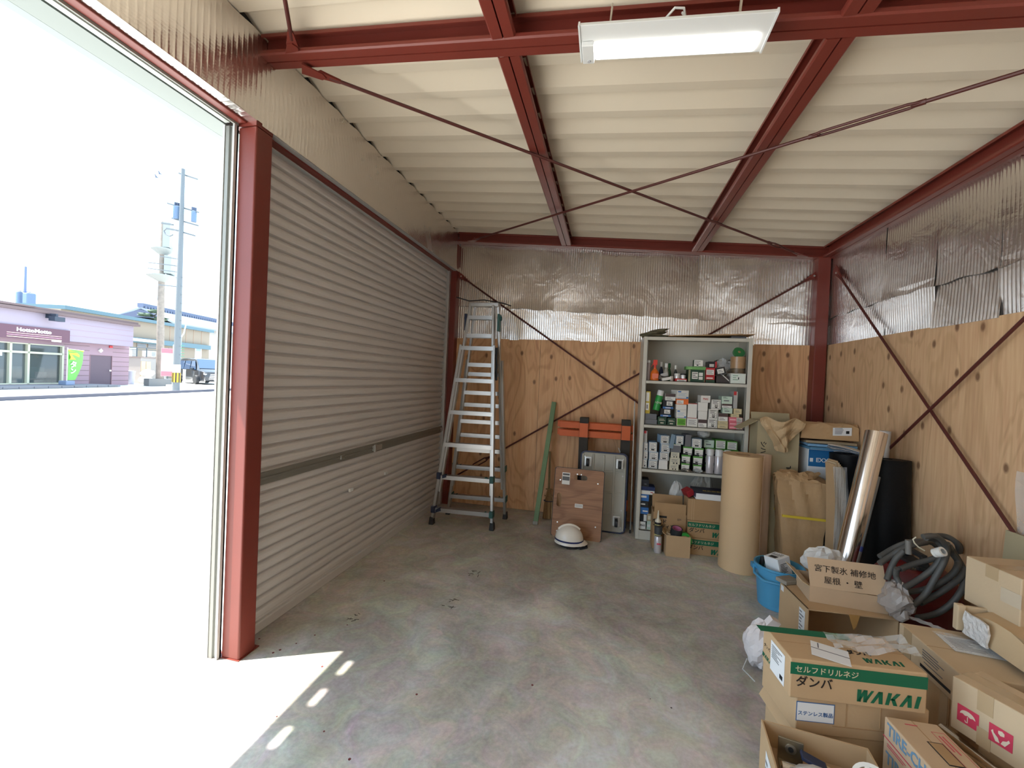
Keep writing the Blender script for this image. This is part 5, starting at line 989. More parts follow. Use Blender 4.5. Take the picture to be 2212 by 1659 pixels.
t = thing('plastic_bag', 'white crumpled plastic bag tucked behind the written lid', 'plastic bag', (2.83, 1.0, .372)); blob((.105, .05, .075), 41, amp=.25).build('bag', 'milky_plastic', t)
t = thing('plastic_bag', 'grey translucent plastic bag hanging beside the small written carton', 'plastic bag', (3.06, .80, .287)); mat('smoky_plastic', (0.42, 0.37, 0.34), .3, alpha=.8, bump=.7, bscale=28); blob((.06, .08, .085), 43, amp=.3, n=20).build('bag', 'smoky_plastic', t); q = MB(); q.grid(5, 8, lambda u, v: (.03+.10*v-.04*u, -.06-.06*v+.05*u, .03-.004*v+.008*math.sin(u*9+v*7))); q.build('bag_tail', 'smoky_plastic', t)
t = carton('flat grey carton on the corner of the big open carton', (2.655, 1.0, .2865), .5, .10, .07, .022, cm((140, 132, 120), .7), tape=False)
# stack with the green banded carton on top
t = carton('low carton with a side flap folded out at the foot of the screw carton stack', (2.345, .012, .0005), .12, .40, .25, .195, 'card', tape=False, flaps=(('l', -1.1, .06),))
t = carton('crumpled carton with a blue bordered sticker below the green banded one', (2.318, .0, .196), .135, .425, .23, .125, 'card', tape=False)
f = F(t, 'f', (.425, .23, .125)); p_ = patch(t, f(.062, .078), .125, .068, BLUEINK); patch(t, f(.062, .078, .0015), .119, .062, PAPER); text('ステンレス製品', .0165, BLUEINK, t, f(.062, .072, .0024), bold=.0004)
q = MB(); q.bb(.12, .40, -.002, 0, .036, .039); q.bb(.16, .163, -.002, 0, .04, .12); q.bb(.27, .273, -.002, 0, .045, .12); q.build('crease', 'card_dark', t)
t = carton('green banded screw carton with crumpled top on the near stack', (2.290, -.012, .3225), .10, .425, .20, .136, 'card', tape=False, rx=-.01); wd = (.425, .20, .136); wakai(t, wd)
fl = F(t, 'l', wd); patch(t, fl(.115, .065), .10, .108, PAPER); plines(t, fl, .075, .06, .075, .05, 7, GREYINK, 9); patch(t, fl(.145, .03, .0016), .02, .015, INK, 'print'); text('ダンバ', .016, KBLACK, t, fl(.035, .07)); logo(t, .016, fl(.04, .03))
ftop = F(t, 't', wd); patch(t, ftop(.13, .175), .32, .04, WGREEN, 'green_band'); text('ダンバ', .026, KBLACK, t, ftop(.26, .075), bold=.001); logo(t, .026, ftop(.315, .036))
lb = thing('shipping_slip', 'paper slip lying on the green banded carton', 'paper', (2.37, .03, .4605), rot=(-.01, 0, -.35)); MB().bb(0, .11, 0, .10, 0, .001).build('slip', PAPER, lb); MB().bb(.0, .11, .05, .054, .001, .0014).bb(.02, .024, .06, .095, .001, .0014).build('print', GREYINK, lb)
t = thing('plastic_bag', 'clear plastic wrap lying on the green banded carton', 'plastic bag', (2.58, .12, .4605)); MB().grid(10, 6, lambda u, v: (-.12+.26*u, -.05+.11*v, .012+.012*math.sin(u*11+v*6)*math.sin(v*5+1)+.03*u*u)).build('wrap', 'clear_plastic', t)
# white sack on the floor
t = thing('white_sack', 'white crumpled sack on the floor beside the carton stack', 'sack', (2.435, .67, .0005), rot=(0, 0, .3)); mat('sack_white', (0.66, 0.60, 0.585), .7, var=.08, vscale=12, bump=.5, bscale=30); blob((.085, .075, .115), 51, n=24, m_=14, amp=.16).build('sack', 'sack_white', t); MB().box((.03, -.02, .235), (.05, .03, .05), (.3, .5, 0)).build('knot', 'sack_white', t); MB().tube([(-.09, -.02, .06), (-.13, -.05, .03), (-.10, -.10, .004)], .003, 5).build('tie', 'clear_plastic', t)
# long flat carton with an invoice, on a taped carton
t = carton('taped carton underneath the long flat carton', (2.905, .18, .0005), -.03, .40, .33, .277, 'card', tape=False); MB().bb(-.0015, 0, .05, .09, 0, .277).build('tape', TAPE, t); MB().bb(-.0015, .0, .04, .042, 0, .277).build('edge_fold', 'card_dark', t)
LD = (.44, .335, .12); t = carton('long flat carton with printed side and a paper invoice on top', (2.898, .175, .278), -.026, *LD, 'card_light', tape=False)
f = F(t, 'l', LD); patch(t, f(.06, .06), .05, .12, TAPE, 'tape'); plines(t, f, .15, .06, .12, .04, 4, GREYINK, 11, .001); MB().bb(0, 1, 0, 1, 0, 1) and patch(t, f(.22, .028), .16, .012, INK, 'print'); patch(t, f(.21, .05), .10, .003, GREYINK, 'print')
iv = thing('invoice_pouch', 'clear pouch with a printed invoice on the long flat carton', 'paper', (2.99, .33, .3995), rz=-.1); MB().bb(0, .22, 0, .12, 0, .0015).build('sheet', PAPER, iv); plines(iv, lambda u, v, e: face_m((u, v, .0018), (1, 0, 0), (0, 1, 0)), .015, .015, .12, .09, 9, GREYINK, 12); MB().grid(8, 5, lambda u, v: (-.01+.25*u, -.012+.14*v, .006+.004*math.sin(u*9)*math.sin(v*7))).build('pouch', 'clear_plastic', iv)
# wrapped long bundle and the carton on it
t = thing('wrapped_bundle', 'long flat bundle wrapped in pale brown paper beside the wall', 'bundle', (3.105, -.32, .4235)); mat('kraft_pale', (0.60, 0.43, 0.25), .65, var=.1, vscale=7, bump=.3, bscale=18)
crumple_prism([(0, 0), (.34, 0), (.34, .78), (0, .78)], [(.02, .01), (.33, .01), (.33, .77), (.02, .77)], .088, 14, .006, nz=6, n=20).build('wrapping', 'kraft_pale', t, smooth=True)
q = MB(); q.grid(6, 5, lambda u, v: (-.012-.004*math.sin(u*9+v*8)+.0*u, .655+.11*u, .0+.09*v)); q.build('bubble_wrap', 'bubble_wrap', t, solid=.008)
MB().bb(-.03, .0, .775, .80, .0, .105).bb(-.02, .08, .783, .80, .04, .10).build('torn_end', 'card_light', t, bevel=.004)
JD = (.235, .22, .19); t = carton('square carton with clear tape on top of the pale wrapped bundle', (3.195, .345, .5125), .12, *JD, 'card_light'); f = F(t, 'l', JD); patch(t, f(.185, .10), .075, .055, 'tape_pale' if 'tape_pale' in M else (mat('tape_pale', (0.60, 0.50, 0.37), .2, coat=.5) and 'tape_pale'), 'tape')
# carton with umbrella and hands marks
UD = (.14, .42, .176); uy = .45
t = carton('lower carton carrying the box with red handling marks', (3.045, -.25, .0005), .45, .11, .36, .2455, 'card_dark', tape=False)
t = carton('carton with red umbrella and hands marks on its side', (3.017, -.266, .2465), uy, *UD, 'card_light'); f = F(t, 'l', UD)
def icon(u, v, s, kind):
    patch(t, f(u, v), s, s, REDINK, 'mark'); q = MB(); e = .0007
    def P(x, y_): return (x*s, y_*s, e)
    def poly(pts): q.add([P(*p) for p in pts], [tuple(range(len(pts)))])
    if kind == 'umbrella':
        poly([(-.36, .0)]+[(.36*math.cos(PI-a_*PI/12), .02+.30*math.sin(a_*PI/12)) for a_ in range(13)]+[(.24, .06), (.12, .0), (0, .06), (-.12, 0), (-.24, .06)]); poly([(-.02, 0), (.02, 0), (.02, -.30), (-.02, -.30)]); poly([(-.14, -.26), (-.10, -.26), (-.06, -.33), (.02, -.30), (.02, -.36), (-.10, -.38)])
    else:
        poly([(-.10, .16), (0, .08), (.16, .14), (.16, .30), (.06, .38), (-.10, .32)]); poly([(-.40, .10), (-.32, .22), (-.28, .06), (-.10, -.10), (-.02, -.34), (-.20, -.36)]); poly([(.40, .02), (.34, .12), (.26, -.02), (.10, -.12), (.02, -.34), (.20, -.36)])
    o = q.build('mark_shape', cm((225, 205, 180)), t); o.matrix_local = f(u, v, .0016)
icon(.047, .068, .056, 'umbrella'); icon(.128, .068, .056, 'hands'); patch(t, f(.088, .145), .04, .066, TAPE, 'tape'); patch(t, f(.088, .03), .035, .06, TAPE, 'tape')
t = roll('steel_pipe', 'shiny steel pipe lying below the carton with red handling marks', 'pipe', (2.845, .16, .2), (3.02, -.52, .2), .02, 'chrome', core=True, n=20); t2 = carton('flat carton supporting the shiny steel pipe', (2.885, -.42, .0005), .25, .09, .50, .178, 'card_dark', tape=False)
# tire chain carton
TD = (.15, .40, .312); t = carton('orange brown carton lettered TIRE-CHAIN in blue', (2.595, -.40, .0005), .042, *TD, 'card_pink', tape=False); f = F(t, 'l', TD)
[text('TIRE-CHAIN', .052, cm((105, 140, 165)), t, f(.135, v_), bold=.0012, sx=.85) for v_ in (.283, .19)]; patch(t, f(.2, .25), .40, .003, REDINK, 'print'); plines(t, f, .02, .226, .16, .014, 2, REDINK, 31, .001)
ft_ = F(t, 't', TD); patch(t, ft_(.082, .27), .042, .085, INK, 'print'); patch(t, ft_(.082, .27, .0015), .036, .078, 'card_dark', 'print'); patch(t, ft_(.06, .375), .035, .003, REDINK, 'print')
q = MB()
for a_, b_, c_, d_ in ((.105, .106, .20, .36), (.14, .141, .20, .36), (.105, .141, .359, .36), (.105, .141, .20, .201), (.105, .106, .03, .17), (.14, .141, .03, .17), (.105, .141, .17, .171)): q.bb(a_, b_, c_, d_, 0, .0004)
o = q.build('print', REDINK, t); o.location = (0, 0, .3124); [plines(t, lambda u, v, e: face_m((.112+v, u, .3128), (0, -1, 0), (1, 0, 0)), u_, 0, .12, .02, 2, REDINK, 32) for u_ in (.345, .155)]
# open carton of metal fittings in front
OD = (.30, .24, .245); OL = Vector((2.17, -.275, .0005))
t = carton('open carton full of metal fittings and white spools', OL, -.12, *OD, 'card', open_=True); f = F(t, 'l', OD); patch(t, f(.12, .12), .07, .17, PAPER); plines(t, f, .09, .05, .05, .14, 6, GREYINK, 15)
MB().bb(.006, .294, .006, .234, .005, .165).build('packing', 'card_inner', t)
def inbox(x, y_): 
    c, s = math.cos(-.12), math.sin(-.12); return OL.x+c*x-s*y_, OL.y+s*x+c*y_
x, y_ = inbox(.075, .185); t = thing('metal_bracket', 'steel angle bracket with a hole in the open carton', 'bracket', (x, y_, .166), rot=(0, 0, -.2)); MB().bb(-.035, .035, .0, .006, 0, .075).bb(-.035, .05, -.05, .0, 0, .006).build('plate', cm((150, 140, 120), .35, .9), t, bevel=.002); MB().tube([(0, -.002, .045), (0, .0, .045)], .016, 16).build('boss', 'steel', t); MB().tube([(0, -.004, .045), (0, -.001, .045)], .008, 12).build('hole', 'black', t)
x, y_ = inbox(.10, .13); t = roll('steel_tube', 'short polished steel tube lying in the open carton', 'tube', (x-.06, y_+.01, .185), (x+.07, y_-.01, .185), .018, 'chrome')
x, y_ = inbox(.13, .09); t = thing('plastic_bag', 'clear bag of fittings in the open carton', 'plastic bag', (x, y_, .167)); blob((.10, .06, .03), 61, amp=.3).build('bag', 'milky_plastic', t)
x, y_ = inbox(.175, .165); t = thing('hand_tool', 'navy scraper with wooden handle in the open carton', 'tool', (x-.03, y_, .20), rot=(0, .25, -.2)); MB().bb(-.05, .02, -.018, .018, 0, .012).build('blade', 'navy_plastic', t, bevel=.003); MB().bb(.02, .11, -.008, .008, .0, .012).build('handle', 'card_light', t, bevel=.003)
def spool(label, x, y_, z_, rot, r):
    t = thing('wire_spool', label, 'spool', (x, y_, z_), rot=rot)
    for zz in (0, .05): MB().lathe([(r*.80, zz), (r, zz), (r, zz+.006), (r*.80, zz+.006), (r*.80, zz)], 28).lathe([(r*.2, zz), (r*.32, zz), (r*.32, zz+.006), (r*.2, zz+.006), (r*.2, zz)], 20).build('flange', WHITE, t, smooth=True)
    for k in range(5): a_ = 2*PI*k/5; MB().bar((r*.3*math.cos(a_), r*.3*math.sin(a_), .053), (r*.85*math.cos(a_), r*.85*math.sin(a_), .053), .012, .005).build('spoke', WHITE, t)
    MB().lathe([(r*.3, 0), (r*.32, 0), (r*.32, .05), (r*.3, .05), (r*.3, 0)], 20).build('hub', WHITE, t, smooth=True)
x, y_ = inbox(.20, .065); spool('white spoked plastic spool on top of the open carton', x, y_, .215, (1.0, .2, .3), .045)
x, y_ = inbox(.255, .10); spool('white plastic spool tilted against the carton rim', x, y_, .215, (.5, -.3, .2), .052)
# ------------------------------------------------------------------ outside ground
gr = MB().bb(-60, -.1601, -40, 60, -.3, -.012).build('ground', 'concrete_lot'); tag(gr, 'sunlit pale concrete lot outside the doorway', kind='structure')
# ------------------------------------------------------------------ the street outside
ES, EO = Vector((0.26271, -0.96488, 0)), Vector((0.96488, 0.26271, 0)); P1 = Vector((-27.434, 18.591, 0))
def fs(px, py, off=0.0):                              # pixel -> (s along the shop front, height) on a plane parallel to it, off metres before it
    r_ = ray(px, py); t = (P1+EO*off-CAM).dot(EO)/r_.dot(EO); q = CAM+r_*t; return (q-P1).dot(ES), q.z
ZA = lambda a, b: (a*.13562, 640+b*.13562)            # three enlargements of the photograph used for measuring
ZB = lambda a, b: (270+a*.16871, 340+b*.16871)
ZC = lambda a, b: (260+a*.16277, 600+b*.16277)
def fw_(s, off, z): return P1+ES*s+EO*off+Vector((0, 0, z))
FM = Matrix((ES, EO, Vector((0, 0, 1)))).transposed().to_4x4(); FM.translation = P1    # local frame: x = along front (towards the doorway side), y = out to the street
def street(name, label, cat, s=0.0, off=0.0, z=0.0, group=None):
    return mthing(name, label, cat, FM @ Matrix.Translation((s, off, z)), group)
mat('pink_siding', (0.255, 0.215, 0.265), .7); mat('pink_low', (0.27, 0.18, 0.215), .7); mat('brown_sign', (0.085, 0.030, 0.050), .5); mat('roof_brown', (0.12, 0.08, 0.08), .7)
mat('frame_cream', (0.50, 0.50, 0.38), .5); mat('door_plum', (0.085, 0.055, 0.075), .5); mat('shop_glass', (0.10, 0.12, 0.12), .08, spec=.8, alpha=.55); mat('shop_dark', (0.10, 0.10, 0.09), .8)
mat('pole_grey', (0.12, 0.135, 0.145), .8); mat('sign_grey', (0.26, 0.28, 0.27), .6); mat('rusty', (0.22, 0.185, 0.155), .8, var=.4, vscale=6); mat('tan_wall', (0.22, 0.18, 0.135), .8); mat('teal_trim', (0.07, 0.13, 0.16), .6); mat('tile_roof', (0.20, 0.22, 0.26), .5); mat('car_black', (0.012, 0.014, 0.02), .2, coat=.6); mat('car_glass', (0.03, 0.06, 0.12), .05, spec=.9); mat('paver', (0.20, 0.20, 0.22), .9); mat('tree_green', (0.05, 0.08, 0.05), .9)
kb = MB(); k0, k1 = Vector((-17.25, 7.835, 0)), Vector((-19.67, 17.595, 0)); kd = (k1-k0).normalized(); kb.bar(k0-kd*14+Vector((0, 0, .04)), k1+kd*20+Vector((0, 0, .04)), .18, .14); o = kb.build('kerb', 'kerb'); tag(o, 'low concrete kerb edging the street', kind='structure')
# shop building
sb = street('shop_building', 'single storey shop with pink siding and a brown sign band', 'building')
S1 = 16.0
fz = lambda a, b, off=0.0: fs(*ZA(a, b), off)
dl, dr = fz(1432, 930)[0], fz(1772, 1435)[0]; dtop = fz(1432, 930)[1]
wl0, wtop = fz(1005, 790); wbot = .12
MB().bb(0, dr, -6, 0, 0, 2.5).bb(dr, dl, -6, 0, dtop, 2.5).bb(dl, wl0, -6, 0, 0, 2.5).bb(wl0, S1, -.2, 0, wtop, 2.5).bb(wl0, S1, -.2, 0, 0, wbot).bb(wl0, S1, -6, -2.5, 0, 2.5).bb(wl0, S1, -2.5, -.2, -.005, .03).build('wall', 'pink_low', sb)
g = MB()
for z in (.28, .56, .84, 1.12, 1.40, 1.68, 1.96, 2.2): 
    g.bb(0, dr-.03, 0, .006, z-.012, z+.012).bb(dl+.03, wl0-.03, 0, .006, z-.012, z+.012)
g.build('siding_joint', 'roof_brown', sb)
OV = .45; pz0 = fz(2120, 805, OV)[1]; pz1 = fz(2140, 480, OV)[1]; ps0 = fz(2125, 600, OV)[0]
MB().bb(ps0, S1, -6, OV, pz0, pz1+.02).build('parapet', 'pink_siding', sb)
q = MB()
for k in (.25, .5, .75): q.bb(ps0, fz(1120, 600, OV)[0], OV, OV+.006, pz0+(pz1-pz0)*k-.01, pz0+(pz1-pz0)*k+.01)
q.build('siding_joint', 'pink_low', sb)
MB().bb(ps0-.25, S1, -6.2, OV+.2, pz1, pz1+.14).bb(ps0-.2, S1, -6.2, OV+.12, pz1+.14, pz1+.26).build('roof_edge', 'roof_brown', sb)
gs = fz(400, 260, OV)[0]; gz = fz(0, 110, OV); q = MB(); sl_ = (gz[1]-pz1-.2)/(gz[0]-gs)
q.prism([(gs, pz1+.2), (gs+5, pz1+.2+5*sl_), (gs+5, pz1+.45+5*sl_), (gs-.3, pz1+.26)], lambda u, v, t_: (u, t_, v), -6, OV+.2); q.build('gable_roof', 'roof_brown', sb)
q = MB(); q.prism([(gs+.5, pz1+.1), (gs+5, pz1+.1), (gs+5, pz1+.2+5*sl_)], lambda u, v, t_: (u, t_, v), -6, OV); q.build('gable_wall', cm((95, 98, 110)), sb)
sr, sz1 = fz(1117, 550, OV+.08); sz0 = fz(1117, 742, OV+.08)[1]; sg = MB().bb(sr, S1, OV, OV+.08, sz0, sz1).build('sign_panel', 'brown_sign', sb)
def fmx(s, z, off): return face_m((s, off, z), (-1, 0, 0), (0, 0, 1))
tc_ = fz(555, 560, OV+.09); th_ = abs(fz(300, 510, OV+.09)[1]-fz(300, 565, OV+.09)[1])
text('HottoMotto', th_*1.5, WHITE, sb, fmx(tc_[0], tc_[1]+.02, OV+.083), bold=.010, sx=1.28)
for k, c in ((0, cm((225, 170, 165))), (1, cm((205, 140, 160))), (2, cm((230, 200, 165)))):
    a = fz(110, 578+30*k, OV+.09); b = fz(985, 638+30*k, OV+.09); MB().bb(b[0], a[0], OV+.08, OV+.086, (a[1]+b[1])/2-.012, (a[1]+b[1])/2+.012).build('stripe', c, sg)
a, b = fz(825, 705, OV+.09), fz(980, 705, OV+.09); MB().bb(b[0], a[0], OV+.08, OV+.086, a[1]-.05, a[1]+.03).build('sign_caption', WHITE, sg)
# shop front glazing: frames, each pane
mull = [wl0, fz(452, 1000)[0], fz(165, 1000)[0], fz(165, 1000)[0]+1.15, fz(165, 1000)[0]+2.3, fz(165, 1000)[0]+3.4]; tz0, tz1 = fz(720, 905)[1], fz(720, 800)[1]
for i in range(len(mull)-1):
    a, b = mull[i], mull[i+1]; 
    for z0_, z1_ in ((wbot+.05, tz0-.06), (tz0+.04, wtop-.04)):
        MB().bb(a+.05, b-.05, -.12, -.10, z0_, z1_).build('window_pane', 'shop_glass', sb)
q = MB()
for a in mull: q.bb(a-.05, a+.05, -.16, .02, wbot, wtop)
q.bb(mull[0], mull[-1], -.16, .02, tz0-.06, tz0+.04).bb(mull[0], mull[-1], -.16, .02, wtop-.05, wtop).bb(mull[0], mull[-1], -.16, .02, wbot, wbot+.05); q.build('window_frame', 'frame_cream', sb)
MB().bb(wl0+.2, wl0+1.5, -1.2, -.7, .03, .95).bb(wl0+1.7, wl0+2.9, -1.4, -.9, .03, .8).build('counter', cm((170, 185, 185)), sb)
MB().bb(wl0+.5, wl0+1.05, -.3, -.28, .42, .72).build('notice', cm((215, 200, 200)), sb)
MB().bb(wl0+.1, wl0+1.2, -.5, -.35, .3, .36).bb(wl0+.2, wl0+.24, -.5, -.35, .03, .3).bb(wl0+1.0, wl0+1.04, -.5, -.35, .03, .3).build('bench', cm((150, 140, 120)), sb)
for a, z, w in ((mull[2]+.25, 1.45, .3), (mull[2]+.7, 1.45, .3)): MB().bb(a, a+w, -.10, -.095, z, z+.26).build('notice', PAPER, sb)
dr_ = MB().bb(dr+.03, dl-.03, -.06, -.01, 0.02, dtop-.02).build('door', 'door_plum', sb); MB().bb(dr+.08, dr+.2, -.01, .05, .82, .9).build('door_handle', 'chrome', dr_); MB().bb(dr, dr+.03, -.06, .015, 0, dtop).bb(dl-.03, dl, -.06, .015, 0, dtop).bb(dr, dl, -.06, .015, dtop-.02, dtop).build('door_frame', cm((120, 90, 95)), sb)
a = fz(1605, 865, .05); MB().cyl((a[0], 0, a[1]), .12, .08, 4, axis='y').build('wall_lamp', WHITE, sb)
a = fz(1765, 805, .02); MB().bb(a[0]-.1, a[0]+.1, 0, .05, a[1]-.06, a[1]+.06).build('alarm_box', RED, sb)
a = fz(875, 345, OV+.4); MB().bb(a[0]-.05, a[0]+.05, OV, OV+.5, a[1]-.02, a[1]+.2).box((a[0]-.05, OV+.45, a[1]-.05), (.5, .3, .22)).build('floodlight', cm((35, 45, 60)), sb)
MB().bb(wl0-1.6, S1, .0, 1.6, 0, .10).build('step', 'paver', sb)
for k in range(12): MB().bb(wl0-1.4+k*.62, wl0-1.4+k*.62+.56, 1.6, 1.63, .005, .095).build('step_block', cm((110, 108, 112)), sb)
# green banner flag before the shop
bo_ = .9; bx, bz1 = fz(1085, 880, bo_); bz0 = fz(1100, 1365, bo_)[1]; br_ = fz(1325, 890, bo_)[0]; bw_ = bx-br_
t = street('banner_flag', 'green and yellow banner flag on a pole before the shop', 'banner', bx, bo_, .1)
MB().cyl((.03, 0, 0), .02, bz1+.1, 8).bar((.05, 0, bz1+.04), (-bw_-.05, 0, bz1), .02, .02).build('pole', WHITE, t); MB().bb(-.2, .25, -.2, .2, .001, .22).build('base_weight', cm((110, 125, 150)), t, bevel=.03)
def flag(u0, u1, v0, v1, e): 
    q = MB(); q.grid(6, 12, lambda u, v: (-(u0+(u1-u0)*u)*bw_*(1-.45*(1-(v0+(v1-v0)*v))**2), .03*math.sin(5*(u+v))+e, bz0+(bz1-bz0)*(v0+(v1-v0)*v))); return q
flag(0, 1, 0, 1, 0).build('flag_cloth', cm((95, 165, 70)), t, solid=.006); flag(.12, .72, .68, .90, .012).build('yellow_field', cm((225, 205, 50)), t); flag(.0, 1, .94, 1, .012).build('top_band', cm((170, 190, 60)), t)
text('タ', .36, WHITE, t, face_m((-.32*bw_, .05, bz0+.5*(bz1-bz0)), (-1, 0, 0), (0, 0, 1)), bold=.012); text('ン', .32, WHITE, t, face_m((-.30*bw_, .05, bz0+.29*(bz1-bz0)), (-1, 0, 0), (0, 0, 1)), bold=.012)
# utility pole
pb0 = at(*(260+738*.16277, 600+1500*.16277), z=0); pd = (pb0-CAM).dot(FW)
def pz(px, py): return (CAM+ray(px, py)*(pd/1.0)).z
up = thing('utility_pole', 'concrete utility pole with transformers and a yellow striped guard', 'utility pole', pb0); ph_ = pz(*ZB(752, 165)); lean_ = 0.0
MB().cyl((0, 0, 0), .165, ph_, 16, r2=.085).build('shaft', 'pole_grey', up, smooth=True)
gz0, gz1 = pz(*ZC(725, 1385)), pz(*ZC(725, 1260)); MB().cyl((0, 0, gz0), .185, gz1-gz0, 16).build('guard', cm((225, 170, 40)), up, smooth=True)
for k in range(8): a_ = 2*PI*k/8; MB().box((.187*math.cos(a_), .187*math.sin(a_), (gz0+gz1)/2), (.012, .06, gz1-gz0), (0, 0, a_)).build('guard_stripe', INK, up)
z = pz(*ZC(748, 1205)); MB().box((.14, -.12, z), (.02, .34, .42), (0, 0, -.7)).build('notice_plate', PAPER, up)
def arm(pa, pb, r=.035, name='crossarm', m_='pole_grey'):
    a, b = CAM+ray(*pa)*pd-pb0, CAM+ray(*pb)*pd-pb0; MB().bar(a, b, r*2, r*2).build(name, m_, up)
arm(ZB(690, 203), ZB(930, 280)); arm(ZB(545, 588), ZB(945, 705)); arm(ZB(600, 778), ZB(940, 875)); arm(ZB(640, 930), ZB(900, 1005)); arm(ZB(470, 842), ZB(620, 862)); arm(ZB(530, 910), ZB(730, 945)); arm(ZB(300, 1345), ZB(730, 1398), .02); arm(ZB(295, 1420), ZB(720, 1474), .02); arm(ZB(445, 1265), ZB(730, 1310), .02); arm(ZC(505, 92), ZC(820, 125), .025)
for (xa, ya, xb, yb) in ((622, 635, 708, 795), (850, 695, 910, 828)):
    a, b = CAM+ray(*ZB((xa+xb)/2, yb))*pd-pb0, CAM+ray(*ZB((xa+xb)/2, ya))*pd-pb0; r = (xb-xa)*.16871/FPX*pd/2; tf = MB().lathe([(.001, 0), (r*.9, 0), (r, .05), (r, b.z-a.z), (.001, b.z-a.z+.08)], 16, a).build('transformer', cm((85, 105, 130)), up, smooth=True)
    q = MB()
    for dx in (-.5, 0, .5): q.cyl((a.x+dx*r*.6, a.y+dx*r*.8, b.z), .05, .22, 8)
    q.build('bushing', cm((60, 70, 90)), tf)
a = CAM+ray(*ZB(500, 945))*pd-pb0; MB().tube([CAM+ray(*ZB(x, y))*pd-pb0 for x, y in ((650, 930), (540, 905), (500, 940), (520, 985), (575, 1008), (615, 990))], .03, 6).build('cable_loop', 'pole_grey', up)
for z in [1.9+.45*k for k in range(10)]: MB().bar((-.25, 0, z), (.25, 0, z+.0), .02, .02).build('step_bolt', 'pole_grey', up)
# tall rusty sign pillar with two blank sign boxes
so = at(260+500*.16277, 600+1435*.16277, z=0); sd_ = (so-CAM).dot(FW); sp_ = thing('sign_pillar', 'rusty sign pillar with two blank pale sign boxes', 'sign', so)
spt = lambda px, py: CAM+ray(px, py)*sd_-so
MB().box((0, 0, spt(*ZC(500, 1340)).z/2), (.7, 1.2, spt(*ZC(500, 1340)).z), (0, 0, -.27)).build('plinth', cm((110, 112, 112), .9), sp_)
pt_ = spt(*ZB(500, 835)); q = MB().tube([(0, .1, .2), (spt(*ZC(540, 300)).x*.6, spt(*ZC(540, 300)).y*.6, spt(*ZC(540, 300)).z), (pt_.x*.6, pt_.y*.6, pt_.z)], [.21, .18, .14], 14); q.build('post', 'rusty', sp_, smooth=True)
for xa, ya, xb, yb in ((490, 850, 615, 1165), (495, 1275, 655, 1500)):
    a, b = spt(*ZB((xa+xb)/2, yb)), spt(*ZB((xa+xb)/2, ya)); w = (xb-xa)*.16871/FPX*sd_; MB().box(((a.x+b.x)/2, (a.y+b.y)/2, (a.z+b.z)/2), (.35, w, b.z-a.z), (0, 0, .6)).build('sign_box', 'sign_grey', sp_)
for xa, ya, r in ((485, 1185, .6), (480, 1530, .8)):
    a = spt(*ZB(xa, ya)); MB().lathe([(.15, -.35), (r, 0), (r, .06), (.1, .08)], 16, a).build('cap_cone', 'sign_grey', sp_, smooth=True)
t = thing('banner_flag', 'red and white banner flag tied beside the rusty sign pillar', 'banner', so+Vector((.70, -.62, 0))); MB().cyl((.42, .62, 0), .025, 2.6, 8).bb(.2, .7, .4, .85, 0, .12).build('pole', WHITE, t); MB().box((.3, .35, 1.5), (.03, .60, 1.7), (0, 0, -.25)).build('flag_cloth', cm((235, 200, 205)), t); [MB().box((.325, .35, z_), (.03, .62, .28), (0, 0, -.25)).build('red_print', cm((200, 95, 105)), t) for z_ in (2.2, .8)]
# neighbouring tan building, its windows and trim
NO = -9.0
nf = lambda a, b: fs(*ZC(a, b), NO)
ns1 = nf(1185, 700)[0]; nz1 = nf(700, 650)[1]; nb = street('tan_building', 'tan two tone building with teal trim behind the parked van', 'building', 0, NO)
nsl = nf(150, 600)[0]+6
MB().bb(ns1, nsl, -7, 0, 0, nz1).build('wall', 'tan_wall', nb); MB().bb(ns1-.3, nsl, -7.2, .3, nz1, nz1+.28).build('roof_edge', 'teal_trim', nb)
a, b = nf(575, 835), nf(1160, 870); MB().bb(b[0], a[0]+4, 0, .35, a[1]-.45, a[1]).build('canopy', 'teal_trim', nb)
q = MB()
for xx in (660, 770, 875, 975, 1080): s_ = nf(xx, 700)[0]; q.bb(s_-.03, s_+.03, 0, .02, a[1]+.05, nz1)
q.build('panel_joint', cm((140, 115, 95)), nb)
c_, d_ = nf(990, 890), nf(1070, 1060); wn = MB().bb(d_[0], c_[0], 0, .04, d_[1]-.6, c_[1]).build('window', WHITE, nb); MB().bb(d_[0]+.12, c_[0]-.12, .04, .05, (c_[1]+d_[1])/2, c_[1]-.15).build('pane', cm((130, 150, 165), .2), wn)
for xa, xb in ((215, 335), (360, 470)):
    c_, d_ = nf(xa, 865), nf(xb, 920); wn = MB().bb(d_[0], c_[0], 0, .05, d_[1]-.1, c_[1]).build('window', cm((120, 112, 108)), nb); MB().bb(d_[0]+.05, c_[0]-.05, .05, .06, d_[1], c_[1]-.06).build('pane', cm((95, 98, 100), .2), wn)
c_, d_ = nf(180, 820), nf(480, 850); MB().bb(d_[0], c_[0]+4, 0, .6, d_[1]-.15, c_[1]+.1).build('eave_board', WHITE, nb)
